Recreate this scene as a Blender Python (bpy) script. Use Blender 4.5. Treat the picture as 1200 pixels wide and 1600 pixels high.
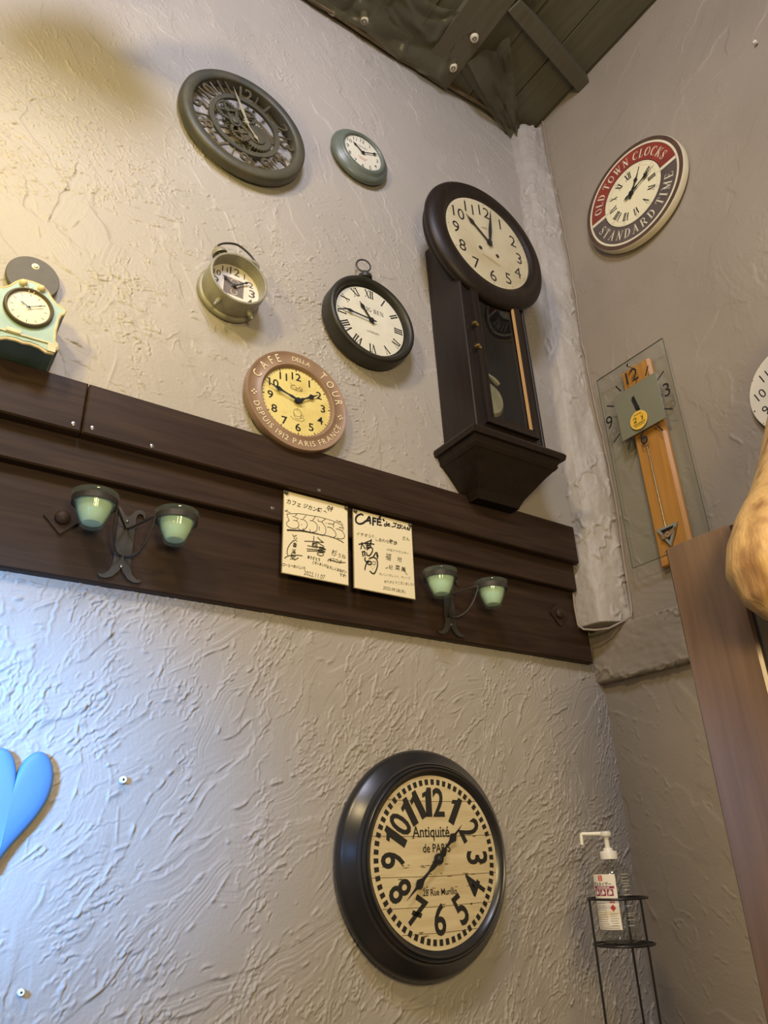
import bpy, bmesh, math, random
import numpy as np
from math import sin, cos, pi, radians, sqrt
from mathutils import Vector, Matrix

for _o in list(bpy.data.objects):
    bpy.data.objects.remove(_o)
S = bpy.context.scene
COL = S.collection

# ---------------------------------------------------------------- camera
cam_d = bpy.data.cameras.new('camera')
cam = bpy.data.objects.new('camera', cam_d)
COL.objects.link(cam)
CAM = Vector((0, 0, 1.2))
_R = Vector((0.82828151, -0.55933003, -0.03316119))
_U = Vector((-0.21657618, -0.37417611, 0.90171337))
_F = Vector((0.51676348, 0.73969059, 0.43106071))
m = Matrix((( _R.x, _U.x, -_F.x, CAM.x), (_R.y, _U.y, -_F.y, CAM.y), (_R.z, _U.z, -_F.z, CAM.z), (0, 0, 0, 1)))
cam.matrix_world = m
cam_d.sensor_fit = 'VERTICAL'
cam_d.sensor_height = 36.0
cam_d.sensor_width = 27.0
cam_d.lens = 1154.8 / 1600 * 36.0
cam_d.clip_start = 0.02
S.camera = cam

# ---------------------------------------------------------------- world, lights, exposure
S.view_settings.view_transform = 'Standard'
S.view_settings.look = 'None'
S.view_settings.gamma = 1.0
S.view_settings.exposure = 0.0
S.view_settings.use_curve_mapping = False
w = bpy.data.worlds.new('world')
S.world = w
w.use_nodes = True
w.node_tree.nodes['Background'].inputs[0].default_value = (0.95, 0.88, 0.78, 1)
w.node_tree.nodes['Background'].inputs[1].default_value = 0.22


def area(name, loc, target, size, power, color, size_y=None, spread=180):
    d = bpy.data.lights.new(name, 'AREA')
    d.energy = power
    d.color = color
    d.size = size
    if size_y:
        d.shape = 'RECTANGLE'
        d.size_y = size_y
    d.spread = radians(spread)
    o = bpy.data.objects.new(name, d)
    COL.objects.link(o)
    o.location = loc
    o.rotation_euler = (Vector(target) - Vector(loc)).to_track_quat('-Z', 'Y').to_euler()
    return o


def spot(name, loc, target, power, color, angle, blend, radius):
    d = bpy.data.lights.new(name, 'SPOT')
    d.energy = power
    d.color = color
    d.spot_size = radians(angle)
    d.spot_blend = blend
    d.shadow_soft_size = radius
    o = bpy.data.objects.new(name, d)
    COL.objects.link(o)
    o.location = loc
    o.rotation_euler = (Vector(target) - Vector(loc)).to_track_quat('-Z', 'Y').to_euler()
    return o


# warm ceiling lamp of the room, left of and above the viewer
area('warm_room_lamp', (-0.75, 0.0, 3.05), (0.8, 1.3, 2.0), 0.20, 20, (1.0, 0.76, 0.41))
# cool white lamp above the viewer
area('cool_room_lamp', (0.10, -0.15, 3.45), (0.75, 1.3, 2.6), 0.42, 27, (0.80, 0.81, 1.0))
# small warm spotlight near the left end of the wall
spot('picture_spotlight', (-0.46, 0.62, 2.30), (0.02, 1.30, 2.44), 27, (1.0, 0.78, 0.16), 80, 1.0, 0.05)
# added blue spot standing in for the glow on the lower-left wall
spot('blue_glow_spot', (-0.55, 0.50, 1.45), (0.02, 1.35, 1.34), 250, (0.13, 0.42, 1.0), 50, 1.0, 0.10)
# added low warm lamp behind the viewer that warms the lower walls
area('low_warm_fill', (0.15, -0.55, 1.62), (1.35, 1.25, 1.20), 0.35, 20, (1.0, 0.75, 0.36))


# ---------------------------------------------------------------- materials
MATS = {}


def principled(name):
    m = bpy.data.materials.new(name)
    m.use_nodes = True
    return m, m.node_tree, m.node_tree.nodes['Principled BSDF']


def mat(name, c, rough=0.5, metal=0.0, var=0.0, vscale=20.0, c2=None, bump=0.0, bscale=200.0, spec=0.5, stretch=None, edge=(0.35, 0.65), coat=0.0):
    """plain procedural material: colour mottled by noise towards c2, fine noise bump"""
    if name in MATS:
        return MATS[name]
    m, nt, b = principled(name)
    b.inputs['Roughness'].default_value = rough
    b.inputs['Metallic'].default_value = metal
    b.inputs['Specular IOR Level'].default_value = spec
    b.inputs['Coat Weight'].default_value = coat
    tc = nt.nodes.new('ShaderNodeTexCoord')
    mp = nt.nodes.new('ShaderNodeMapping')
    nt.links.new(tc.outputs['Object'], mp.inputs[0])
    if stretch:
        mp.inputs['Scale'].default_value = stretch
    if c2 is None:
        c2 = tuple(x * (1 - var) for x in c)
    n = nt.nodes.new('ShaderNodeTexNoise')
    n.inputs['Scale'].default_value = vscale
    n.inputs['Detail'].default_value = 6
    nt.links.new(mp.outputs[0], n.inputs['Vector'])
    r = nt.nodes.new('ShaderNodeValToRGB')
    r.color_ramp.elements[0].position = edge[0]
    r.color_ramp.elements[1].position = edge[1]
    r.color_ramp.elements[0].color = (*c, 1)
    r.color_ramp.elements[1].color = (*c2, 1)
    nt.links.new(n.outputs[0], r.inputs[0])
    nt.links.new(r.outputs[0], b.inputs['Base Color'])
    if bump:
        n2 = nt.nodes.new('ShaderNodeTexNoise')
        n2.inputs['Scale'].default_value = bscale
        n2.inputs['Detail'].default_value = 4
        nt.links.new(mp.outputs[0], n2.inputs['Vector'])
        bp = nt.nodes.new('ShaderNodeBump')
        bp.inputs['Strength'].default_value = bump
        bp.inputs['Distance'].default_value = 0.002
        nt.links.new(n2.outputs[0], bp.inputs['Height'])
        nt.links.new(bp.outputs[0], b.inputs['Normal'])
    MATS[name] = m
    return m


def wood(name, c, c2, rough=0.4, scale=6.0, stretch=(1, 12, 12), bump=0.15, spec=0.5):
    if name in MATS:
        return MATS[name]
    m, nt, b = principled(name)
    b.inputs['Roughness'].default_value = rough
    b.inputs['Specular IOR Level'].default_value = spec
    tc = nt.nodes.new('ShaderNodeTexCoord')
    mp = nt.nodes.new('ShaderNodeMapping')
    mp.inputs['Scale'].default_value = stretch
    nt.links.new(tc.outputs['Object'], mp.inputs[0])
    n = nt.nodes.new('ShaderNodeTexNoise')
    n.inputs['Scale'].default_value = scale
    n.inputs['Detail'].default_value = 8
    n.inputs['Distortion'].default_value = 0.6
    nt.links.new(mp.outputs[0], n.inputs['Vector'])
    r = nt.nodes.new('ShaderNodeValToRGB')
    r.color_ramp.elements[0].position = 0.3
    r.color_ramp.elements[1].position = 0.7
    r.color_ramp.elements[0].color = (*c, 1)
    r.color_ramp.elements[1].color = (*c2, 1)
    nt.links.new(n.outputs[0], r.inputs[0])
    nt.links.new(r.outputs[0], b.inputs['Base Color'])
    bp = nt.nodes.new('ShaderNodeBump')
    bp.inputs['Strength'].default_value = bump
    bp.inputs['Distance'].default_value = 0.002
    nt.links.new(n.outputs[0], bp.inputs['Height'])
    nt.links.new(bp.outputs[0], b.inputs['Normal'])
    MATS[name] = m
    return m


def glass(name, tint, gloss_rough=0.03, ior=1.45, diffuse=None, dmix=0.0):
    """thin glass: tinted see-through, fresnel gloss on top, optional milky share"""
    if name in MATS:
        return MATS[name]
    m = bpy.data.materials.new(name)
    m.use_nodes = True
    nt = m.node_tree
    nt.nodes.remove(nt.nodes['Principled BSDF'])
    out = nt.nodes['Material Output']
    tr = nt.nodes.new('ShaderNodeBsdfTransparent')
    tr.inputs[0].default_value = (*tint, 1)
    gl = nt.nodes.new('ShaderNodeBsdfGlossy')
    gl.inputs['Roughness'].default_value = gloss_rough
    lw = nt.nodes.new('ShaderNodeLayerWeight')
    lw.inputs[0].default_value = 0.5
    pw = nt.nodes.new('ShaderNodeMath')
    pw.operation = 'POWER'
    pw.inputs[1].default_value = 5.0
    nt.links.new(lw.outputs['Facing'], pw.inputs[0])
    fr = nt.nodes.new('ShaderNodeMath')
    fr.operation = 'MULTIPLY_ADD'
    f0 = ((ior - 1) / (ior + 1)) ** 2
    fr.inputs[1].default_value = 0.45
    fr.inputs[2].default_value = f0
    nt.links.new(pw.outputs[0], fr.inputs[0])
    mx = nt.nodes.new('ShaderNodeMixShader')
    base = tr
    if diffuse:
        df = nt.nodes.new('ShaderNodeBsdfTranslucent')
        df.inputs[0].default_value = (*diffuse, 1)
        df2 = nt.nodes.new('ShaderNodeBsdfDiffuse')
        df2.inputs[0].default_value = (*diffuse, 1)
        ad = nt.nodes.new('ShaderNodeMixShader')
        nt.links.new(df.outputs[0], ad.inputs[1])
        nt.links.new(df2.outputs[0], ad.inputs[2])
        m2 = nt.nodes.new('ShaderNodeMixShader')
        m2.inputs[0].default_value = dmix
        nt.links.new(tr.outputs[0], m2.inputs[1])
        nt.links.new(ad.outputs[0], m2.inputs[2])
        base = m2
    nt.links.new(fr.outputs[0], mx.inputs[0])
    nt.links.new(base.outputs[0], mx.inputs[1])
    nt.links.new(gl.outputs[0], mx.inputs[2])
    nt.links.new(mx.outputs[0], out.inputs['Surface'])
    MATS[name] = m
    return m


def plaster_mat(name, c, c2):
    m, nt, b = principled(name)
    b.inputs['Roughness'].default_value = 0.5
    b.inputs['Specular IOR Level'].default_value = 0.45
    tc = nt.nodes.new('ShaderNodeTexCoord')
    n = nt.nodes.new('ShaderNodeTexNoise')
    n.inputs['Scale'].default_value = 3.0
    n.inputs['Detail'].default_value = 8
    nt.links.new(tc.outputs['Object'], n.inputs['Vector'])
    r = nt.nodes.new('ShaderNodeValToRGB')
    r.color_ramp.elements[0].position = 0.35
    r.color_ramp.elements[1].position = 0.7
    r.color_ramp.elements[0].color = (*c, 1)
    r.color_ramp.elements[1].color = (*c2, 1)
    nt.links.new(n.outputs[0], r.inputs[0])
    nt.links.new(r.outputs[0], b.inputs['Base Color'])
    n2 = nt.nodes.new('ShaderNodeTexNoise')
    n2.inputs['Scale'].default_value = 160
    n2.inputs['Detail'].default_value = 5
    n2.inputs['Roughness'].default_value = 0.65
    nt.links.new(tc.outputs['Object'], n2.inputs['Vector'])
    bp = nt.nodes.new('ShaderNodeBump')
    bp.inputs['Strength'].default_value = 0.45
    bp.inputs['Distance'].default_value = 0.002
    nt.links.new(n2.outputs[0], bp.inputs['Height'])
    nt.links.new(bp.outputs[0], b.inputs['Normal'])
    MATS[name] = m
    return m


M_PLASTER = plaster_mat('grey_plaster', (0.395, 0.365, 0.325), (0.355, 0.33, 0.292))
M_PLASTER2 = plaster_mat('dimmed_plaster', (0.31, 0.265, 0.205), (0.27, 0.23, 0.178))  # same plaster, with the right wall's weaker light put into its colour
M_BEAM = wood('dark_beam_wood', (0.024, 0.013, 0.008), (0.046, 0.027, 0.017), 0.52, 5, (1, 14, 14), 0.15, 0.22)
M_CASE = wood('black_brown_wood', (0.010, 0.007, 0.005), (0.020, 0.012, 0.008), 0.45, 8, (10, 1, 10), 0.08, 0.3)
M_CEIL = wood('ceiling_boards', (0.085, 0.078, 0.045), (0.115, 0.104, 0.062), 0.6, 5, (12, 1, 12))
M_BLACK = mat('black_ink', (0.012, 0.012, 0.013), 0.5)
M_IRON = mat('dark_iron', (0.060, 0.056, 0.052), 0.45, 0.3, 0.4, 30, bump=0.2)
M_CREAM = mat('cream_dial', (0.72, 0.66, 0.47), 0.55, 0, 0.12, 14)
M_BRASS = mat('brass', (0.55, 0.40, 0.16), 0.3, 1.0, 0.3, 20)
M_STEEL = mat('steel', (0.55, 0.55, 0.53), 0.25, 1.0, 0.1, 20)
M_WHITEPL = mat('white_plastic', (0.82, 0.80, 0.72), 0.35, 0, 0.03, 10)
M_PANE = glass('clear_pane', (0.97, 0.98, 0.97))
M_PANE_SOFT = glass('soft_pane', (0.97, 0.98, 0.97), 0.35, 1.3)
M_DARKGLASS = glass('case_pane', (0.90, 0.92, 0.90), 0.02, 1.4)


# ---------------------------------------------------------------- mesh builder
class MB:
    def __init__(s):
        s.v, s.f, s.mi = [], [], []

    def add(s, vs, fs, mi=0):
        o = len(s.v)
        s.v += [tuple(p) for p in vs]
        s.f += [tuple(i + o for i in f) for f in fs]
        s.mi += [mi] * len(fs)
        return s

    def poly(s, pts, z, mi=0):
        return s.add([(x, y, z) for x, y in pts], [tuple(range(len(pts)))], mi)

    def prism(s, pts, z0, z1, mi=0):
        n = len(pts)
        vs = [(x, y, z0) for x, y in pts] + [(x, y, z1) for x, y in pts]
        fs = [tuple(range(n))[::-1], tuple(range(n, 2 * n))]
        fs += [(i, (i + 1) % n, n + (i + 1) % n, n + i) for i in range(n)]
        return s.add(vs, fs, mi)

    def box(s, x0, x1, y0, y1, z0, z1, mi=0):
        return s.prism([(x0, y0), (x1, y0), (x1, y1), (x0, y1)], z0, z1, mi)

    def frustum(s, a, za, b, zb, mi=0, axis='z'):
        """box-like loft between rectangle a=(x0,x1,y0,y1) at za and b at zb"""
        def rc(q, z):
            x0, x1, y0, y1 = q
            return [(x0, y0, z), (x1, y0, z), (x1, y1, z), (x0, y1, z)]
        vs = rc(a, za) + rc(b, zb)
        if axis == 'y':
            vs = [(p[0], p[2], p[1]) for p in vs]
        return s.add(vs, [(3, 2, 1, 0), (4, 5, 6, 7), (0, 1, 5, 4), (1, 2, 6, 5), (2, 3, 7, 6), (3, 0, 4, 7)], mi)

    def disc(s, r, z, mi=0, c=(0, 0), n=64):
        return s.poly([(c[0] + r * cos(2 * pi * i / n), c[1] + r * sin(2 * pi * i / n)) for i in range(n)], z, mi)

    def ring(s, r0, r1, z, mi=0, a0=0.0, a1=360.0, n=96, c=(0, 0)):
        """flat ring sector, angles clockwise from 12 o'clock"""
        k = max(2, int(n * abs(a1 - a0) / 360))
        vs, fs = [], []
        for i in range(k + 1):
            a = radians(a0 + (a1 - a0) * i / k)
            vs += [(c[0] + r0 * sin(a), c[1] + r0 * cos(a), z), (c[0] + r1 * sin(a), c[1] + r1 * cos(a), z)]
        fs = [(2 * i, 2 * i + 1, 2 * i + 3, 2 * i + 2) for i in range(k)]
        return s.add(vs, fs, mi)

    def lathe(s, prof, mi=0, c=(0, 0, 0), n=72, axis='z', sx=1.0, sy=1.0):
        vs, fs, rings = [], [], []
        for r, z in prof:
            if r < 1e-6:
                rings.append([len(vs)])
                vs.append((0, 0, z))
            else:
                rings.append(list(range(len(vs), len(vs) + n)))
                vs += [(r * sx * cos(2 * pi * i / n), r * sy * sin(2 * pi * i / n), z) for i in range(n)]
        for a, b in zip(rings, rings[1:]):
            for i in range(n):
                j = (i + 1) % n
                if len(a) == 1 and len(b) == 1:
                    continue
                if len(a) == 1:
                    fs.append((a[0], b[i], b[j]))
                elif len(b) == 1:
                    fs.append((a[i], a[j], b[0]))
                else:
                    fs.append((a[i], a[j], b[j], b[i]))
        if axis == 'y':
            vs = [(p[0], p[2], -p[1]) for p in vs]
        elif axis == 'x':
            vs = [(p[2], p[0], p[1]) for p in vs]
        return s.add([(p[0] + c[0], p[1] + c[1], p[2] + c[2]) for p in vs], fs, mi)

    def tube(s, pts, r, mi=0, n=10, closed=False):
        P = [Vector(p) for p in pts]
        k = len(P)
        R = r if isinstance(r, (list, tuple)) else [r] * k
        vs, fs = [], []
        up = None
        for i in range(k):
            a = P[(i - 1) % k] if (closed or i > 0) else P[i]
            b = P[(i + 1) % k] if (closed or i < k - 1) else P[i]
            t = (b - a).normalized()
            if up is None:
                up = Vector((0, 0, 1)) if abs(t.z) < 0.9 else Vector((1, 0, 0))
            e1 = (up - t * up.dot(t)).normalized()
            up = e1
            e2 = t.cross(e1)
            for j in range(n):
                q = 2 * pi * j / n
                vs.append(P[i] + (e1 * cos(q) + e2 * sin(q)) * R[i])
        m_ = k if closed else k - 1
        for i in range(m_):
            for j in range(n):
                a, b = i * n, ((i + 1) % k) * n
                fs.append((a + j, a + (j + 1) % n, b + (j + 1) % n, b + j))
        if not closed:
            fs.append(tuple(range(n))[::-1])
            fs.append(tuple(range((k - 1) * n, k * n)))
        return s.add(vs, fs, mi)

    def sphere(s, c, r, mi=0, n=20, sz=1.0):
        return s.lathe([(r * sin(pi * i / 10), -r * sz * cos(pi * i / 10)) for i in range(11)], mi, c, n)

    def stroke(s, pts, wd, z, mi=0, dz=0.0):
        """flat ribbon along 2-D points; wd a number or list"""
        k = len(pts)
        W = wd if isinstance(wd, (list, tuple)) else [wd] * k
        vs, fs = [], []
        for i in range(k):
            a = Vector(pts[max(0, i - 1)])
            b = Vector(pts[min(k - 1, i + 1)])
            t = b - a
            if t.length < 1e-9:
                t = Vector((1, 0))
            t.normalize()
            nrm = Vector((-t.y, t.x)) * W[i] / 2
            p = Vector(pts[i])
            if i == 0:
                p = p - t * W[i] * 0.3
            if i == k - 1:
                p = p + t * W[i] * 0.3
            vs += [(p.x + nrm.x, p.y + nrm.y, z), (p.x - nrm.x, p.y - nrm.y, z)]
        fs = [(2 * i, 2 * i + 1, 2 * i + 3, 2 * i + 2) for i in range(k - 1)]
        return s.add(vs, fs, mi)

    def text(s, txt, size, x, y, z, mi=0, bold=0.0, sx=1.0, rot=0.0, align='c', shear=0.0):
        """flat lettering, centre of the word at x, y; rot clockwise degrees"""
        vs, fs, bb = glyphs(txt, bold)
        cx = (bb[0] + bb[2]) / 2 if align == 'c' else bb[0]
        cy = (bb[1] + bb[3]) / 2 if align == 'c' else 0
        a = -radians(rot)
        out = []
        for px, py in vs:
            qx, qy = (px - cx + shear * (py - cy)) * size * sx, (py - cy) * size
            out.append((x + qx * cos(a) - qy * sin(a), y + qx * sin(a) + qy * cos(a), z))
        return s.add(out, fs, mi)

    def arc_text(s, txt, size, r, a0, a1, z, mi=0, bold=0.0, inward=False, glyph=None, sx=1.0):
        """letters spread between angles a0 and a1 (clockwise from 12)"""
        wd = []
        for ch in txt:
            if ch == ' ':
                wd.append(0.35)
            elif glyph:
                wd.append(SERIF[ch][0] + 0.12)
            else:
                bb = glyphs(ch, bold)[2]
                wd.append(bb[2] - bb[0] + 0.16)
        tot = sum(wd)
        pos = 0
        for ch, w_ in zip(txt, wd):
            f = (pos + w_ / 2) / tot
            pos += w_
            if ch == ' ':
                continue
            a = a0 + (a1 - a0) * f
            ra = radians(a)
            rot = a + 180 if inward else a
            if glyph:
                s.serif(ch, size, r * sin(ra), r * cos(ra), z, mi, rot, sx)
            else:
                if ch in '.,':
                    s.text(ch, size, r * sin(ra), r * cos(ra), z, mi, bold, sx, rot)
                else:
                    s.text(ch, size, r * sin(ra), r * cos(ra), z, mi, bold, sx, rot)
        return s

    def serif(s, ch, size, x, y, z, mi=0, rot=0.0, sx=1.0):
        w_, strokes = SERIF[ch]
        a = -radians(rot)
        for pts, wd in strokes:
            q = []
            for px, py in pts:
                qx, qy = (px - w_ / 2) * size * sx, (py - 0.5) * size
                q.append((x + qx * cos(a) - qy * sin(a), y + qx * sin(a) + qy * cos(a)))
            s.stroke(q, [x * size for x in wd] if isinstance(wd, list) else wd * size, z, mi)
        return s

    def serif_word(s, txt, size, x, y, z, mi=0, gap=0.14):
        tot = sum((SERIF[c][0] if c != ' ' else 0.3) + gap for c in txt) - gap
        p = x - tot * size / 2
        for c in txt:
            w_ = SERIF[c][0] if c != ' ' else 0.3
            if c != ' ':
                s.serif(c, size, p + w_ * size / 2, y, z, mi)
            p += (w_ + gap) * size
        return s

    def build(s, name, mats, parent=None, smooth=35, loc=None, label=None):
        me = bpy.data.meshes.new(name)
        me.from_pydata([tuple(p) for p in s.v], [], s.f)
        if not isinstance(mats, (list, tuple)):
            mats = [mats]
        for q in mats:
            me.materials.append(q)
        me.polygons.foreach_set('material_index', s.mi)
        bm = bmesh.new()
        bm.from_mesh(me)
        bmesh.ops.recalc_face_normals(bm, faces=bm.faces)
        bm.to_mesh(me)
        bm.free()
        if smooth:
            me.polygons.foreach_set('use_smooth', [True] * len(me.polygons))
            me.set_sharp_from_angle(angle=radians(smooth))
        me.update()
        o = bpy.data.objects.new(name, me)
        COL.objects.link(o)
        if parent is not None:
            o.parent = parent
        if loc is not None:
            o.location = loc
        if label:
            o['label'] = label
        return o


_G = {}


def glyphs(txt, bold=0.0):
    k = (txt, bold)
    if k in _G:
        return _G[k]
    cu = bpy.data.curves.new('lettering', 'FONT')
    cu.body = txt
    cu.size = 1.0
    cu.offset = bold
    cu.resolution_u = 3
    cu.fill_mode = 'FRONT'
    ob = bpy.data.objects.new('lettering', cu)
    COL.objects.link(ob)
    dg = bpy.context.evaluated_depsgraph_get()
    dg.update()
    me = ob.evaluated_get(dg).to_mesh()
    vs = [(v.co.x, v.co.y) for v in me.vertices]
    fs = [tuple(p.vertices) for p in me.polygons]
    bpy.data.objects.remove(ob)
    bpy.data.curves.remove(cu)
    if vs:
        xs = [p[0] for p in vs]
        ys = [p[1] for p in vs]
        bb = (min(xs), min(ys), max(xs), max(ys))
    else:
        bb = (0, 0, 0.3, 0.7)
    _G[k] = (vs, fs, bb)
    return _G[k]


def _arc(cx, cy, rx, ry, a0, a1, n=12):
    return [(cx + rx * cos(radians(a0 + (a1 - a0) * i / n)), cy + ry * sin(radians(a0 + (a1 - a0) * i / n))) for i in range(n + 1)]


_T, _t = 0.15, 0.05


def _sf(x, y, w_=0.24):
    return ([(x - w_ / 2, y), (x + w_ / 2, y)], _t)


SERIF = {
    'O': (0.8, [(_arc(.4, .5, .34, .46, 60, -60), _T * .6), (_arc(.4, .5, .34, .46, 60, 120), _t), (_arc(.4, .5, .34, .46, 120, 240), _T), (_arc(.4, .5, .34, .46, 240, 300), _t)]),
    'L': (0.6, [([(.15, 0), (.15, 1)], _T), _sf(.15, .975), ([(.03, .025), (.55, .025)], _t), ([(.55, 0), (.57, .25)], _t)]),
    'D': (0.75, [([(.15, 0), (.15, 1)], _T), ([(.03, .975), (.35, .975)], _t), ([(.03, .025), (.35, .025)], _t), (_arc(.33, .5, .36, .475, 90, -90), [.05, .06, .08, .11, .13, .15, .15, .15, .13, .11, .08, .06, .05])]),
    'T': (0.7, [([(.35, 0), (.35, 1)], _T), ([(.02, .97), (.68, .97)], _t), ([(.03, 1), (.02, .75)], _t), ([(.67, 1), (.68, .75)], _t), _sf(.35, .025)]),
    'W': (1.05, [([(.1, 1), (.33, 0)], _T), ([(.33, 0), (.53, .95)], _t), ([(.48, 1), (.72, 0)], _T), ([(.72, 0), (.95, 1)], _t), _sf(.1, .975), _sf(.95, .975, .18)]),
    'N': (0.85, [([(.15, 0), (.15, 1)], _t), ([(.13, 1), (.7, 0)], _T), ([(.7, 0), (.7, 1)], _t), _sf(.12, .975), _sf(.15, .025), _sf(.7, .975)]),
    'C': (0.72, [(_arc(.42, .5, .36, .46, 50, 120), _t), (_arc(.42, .5, .36, .46, 120, 240), _T), (_arc(.42, .5, .36, .46, 240, 310), _t), ([(.66, .72), (.66, .98)], _t)]),
    'K': (0.8, [([(.15, 0), (.15, 1)], _T), _sf(.15, .975), _sf(.15, .025), ([(.2, .4), (.68, .98)], _t), ([(.33, .55), (.7, .02)], _T), _sf(.68, .975), _sf(.7, .025)]),
    'S': (0.6, [(_arc(.3, .74, .22, .23, 30, 180, 8), [_t] * 6 + [.08, .1, .12]), ([(.08, .74), (.16, .58), (.42, .42), (.52, .27)], _T), (_arc(.3, .26, .22, .23, 0, -150, 8), [.12, .1, .08] + [_t] * 6), ([(.49, .72), (.5, .98)], _t), ([(.09, .03), (.09, .28)], _t)]),
    'A': (0.85, [([(.12, 0), (.43, 1)], _t), ([(.4, 1), (.72, 0)], _T), ([(.22, .35), (.6, .35)], _t), _sf(.12, .025), _sf(.72, .025)]),
    'R': (0.8, [([(.15, 0), (.15, 1)], _T), _sf(.15, .025), ([(.03, .975), (.36, .975)], _t), (_arc(.36, .75, .24, .225, 90, -90, 8), .1), ([(.18, .52), (.36, .52)], _t), ([(.36, .52), (.7, .02)], _T), _sf(.7, .025)]),
    'I': (0.34, [([(.17, 0), (.17, 1)], _T), _sf(.17, .975, .3), _sf(.17, .025, .3)]),
    'M': (1.0, [([(.14, 0), (.14, 1)], _t), ([(.14, 1), (.48, .05)], _T), ([(.48, .05), (.82, 1)], _t), ([(.84, 0), (.84, 1)], _T), _sf(.12, .975), _sf(.14, .025), _sf(.86, .975), _sf(.84, .025)]),
    'E': (0.68, [([(.15, 0), (.15, 1)], _T), ([(.03, .975), (.58, .975)], _t), ([(.03, .025), (.6, .025)], _t), ([(.2, .5), (.45, .5)], _t), ([(.57, 1), (.57, .78)], _t), ([(.6, 0), (.61, .24)], _t), ([(.45, .4), (.45, .6)], _t)]),
    'B': (0.72, [([(.15, 0), (.15, 1)], _T), ([(.03, .975), (.36, .975)], _t), ([(.03, .025), (.36, .025)], _t), (_arc(.36, .75, .22, .225, 90, -90, 8), .1), (_arc(.36, .275, .27, .25, 90, -90, 8), .12), ([(.18, .52), (.4, .52)], _t)]),
    'G': (0.8, [(_arc(.42, .5, .36, .46, 50, 120), _t), (_arc(.42, .5, .36, .46, 120, 240), _T), (_arc(.42, .5, .36, .46, 240, 305), _t), ([(.66, .74), (.66, .96)], _t), ([(.65, .05), (.65, .42)], _T), _sf(.65, .42)]),
    'V': (0.8, [([(.12, 1), (.42, 0)], _T), ([(.42, 0), (.68, 1)], _t), _sf(.12, .975), _sf(.68, .975)]),
    'X': (0.8, [([(.12, 1), (.68, 0)], _T), ([(.68, 1), (.12, 0)], _t), _sf(.12, .975), _sf(.68, .975), _sf(.12, .025), _sf(.68, .025)]),
}
ROMAN = ['XII', 'I', 'II', 'III', 'IV', 'V', 'VI', 'VII', 'VIII', 'IX', 'X', 'XI']


def roman_dial(mb, r, size, z, mi=0, radial=True, sx=0.8):
    for k, t in enumerate(ROMAN):
        a = k * 30
        ra = radians(a)
        wd = [SERIF[c][0] + .02 for c in t]
        tot = sum(wd)
        p = -tot / 2
        for c, w_ in zip(t, wd):
            off = (p + w_ / 2) * size * sx
            p += w_
            x = r * sin(ra) + off * cos(ra)
            y = r * cos(ra) - off * sin(ra)
            mb.serif(c, size, x, y, z, mi, a, sx)


# ---------------------------------------------------------------- tagging
def tag(o, label, cat, group=None, kind=None):
    o['label'] = label
    o['category'] = cat
    if group:
        o['group'] = group
    if kind:
        o['kind'] = kind
    return o


def struct(o):
    o['kind'] = 'structure'
    return o


ROT = {'back': Matrix.Rotation(pi / 2, 3, 'X'), 'right': Matrix.Rotation(-pi / 2, 3, 'Z') @ Matrix.Rotation(pi / 2, 3, 'X')}


def thing(name, label, cat, loc, wall=None, group=None, tilt=0.0, rz=0.0):
    """an Empty at the place where the thing stands or hangs; on a wall its axes are right, up, out"""
    o = bpy.data.objects.new(name, None)
    COL.objects.link(o)
    o.empty_display_size = 0.05
    o.location = loc
    if wall:
        o.rotation_euler = (ROT[wall] @ Matrix.Rotation(radians(tilt), 3, 'Z')).to_euler()
    else:
        o.rotation_euler = (0, 0, rz)
    return tag(o, label, cat, group)


def hand(name, length, width, angle, z, material, parent, tail=0.0, style='spade', th=0.0012):
    """clock hand lying in its dial plane; angle clockwise from 12"""
    mb = MB()
    L, W = length, width
    if style == 'spade':
        pts = [(-W * .18, -tail), (W * .18, -tail), (W * .18, L * .62), (W * .5, L * .74), (W * .12, L * .88), (0, L), (-W * .12, L * .88), (-W * .5, L * .74), (-W * .18, L * .62)]
    elif style == 'lance':
        pts = [(-W * .15, -tail), (W * .15, -tail), (W * .5, L * .35), (0, L), (-W * .5, L * .35)]
    elif style == 'ornate':
        pts = [(0, -tail), (W * .4, -tail * .6), (W * .15, -tail * .15), (W * .3, L * .2), (W * .12, L * .32), (W * .2, L * .5), (W * .55, L * .62), (W * .14, L * .72), (0, L)]
        pts = pts + [(-x, y) for x, y in pts[-2:0:-1]]
    else:
        pts = [(-W / 2, -tail), (W / 2, -tail), (W * .35, L), (-W * .35, L)]
    a = -radians(angle)
    pts = [(x * cos(a) - y * sin(a), x * sin(a) + y * cos(a)) for x, y in pts]
    mb.prism(pts, z, z + th)
    mb.lathe([(0, z), (W * .6, z), (W * .6, z + th * 1.6), (0, z + th * 2)], n=20)
    return mb.build(name, material, parent, smooth=0)


# ================================================================ the room
def blur(a, sx, sy=None):
    """gaussian blur by FFT"""
    sy = sx if sy is None else sy
    fy = np.fft.fftfreq(a.shape[0])[:, None]
    fx = np.fft.rfftfreq(a.shape[1])[None, :]
    k = np.exp(-2 * (pi ** 2) * ((fx * sx) ** 2 + (fy * sy) ** 2))
    return np.fft.irfft2(np.fft.rfft2(a) * k, s=a.shape)


def fnoise(rng, shape, sx, sy=None):
    n = blur(rng.standard_normal(shape), sx, sy)
    return n / n.std()


def sstep(a, b, x):
    t = np.clip((x - a) / (b - a), 0, 1)
    return t * t * (3 - 2 * t)


def n1d(rng, n, s):
    a = rng.standard_normal(n + 8 * int(s + 1))
    k = np.exp(-0.5 * (np.arange(-3 * int(s + 1), 3 * int(s + 1) + 1) / s) ** 2)
    a = np.convolve(a, k / k.sum(), 'same')[4 * int(s + 1):4 * int(s + 1) + n]
    return a / (a.std() + 1e-9)


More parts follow.
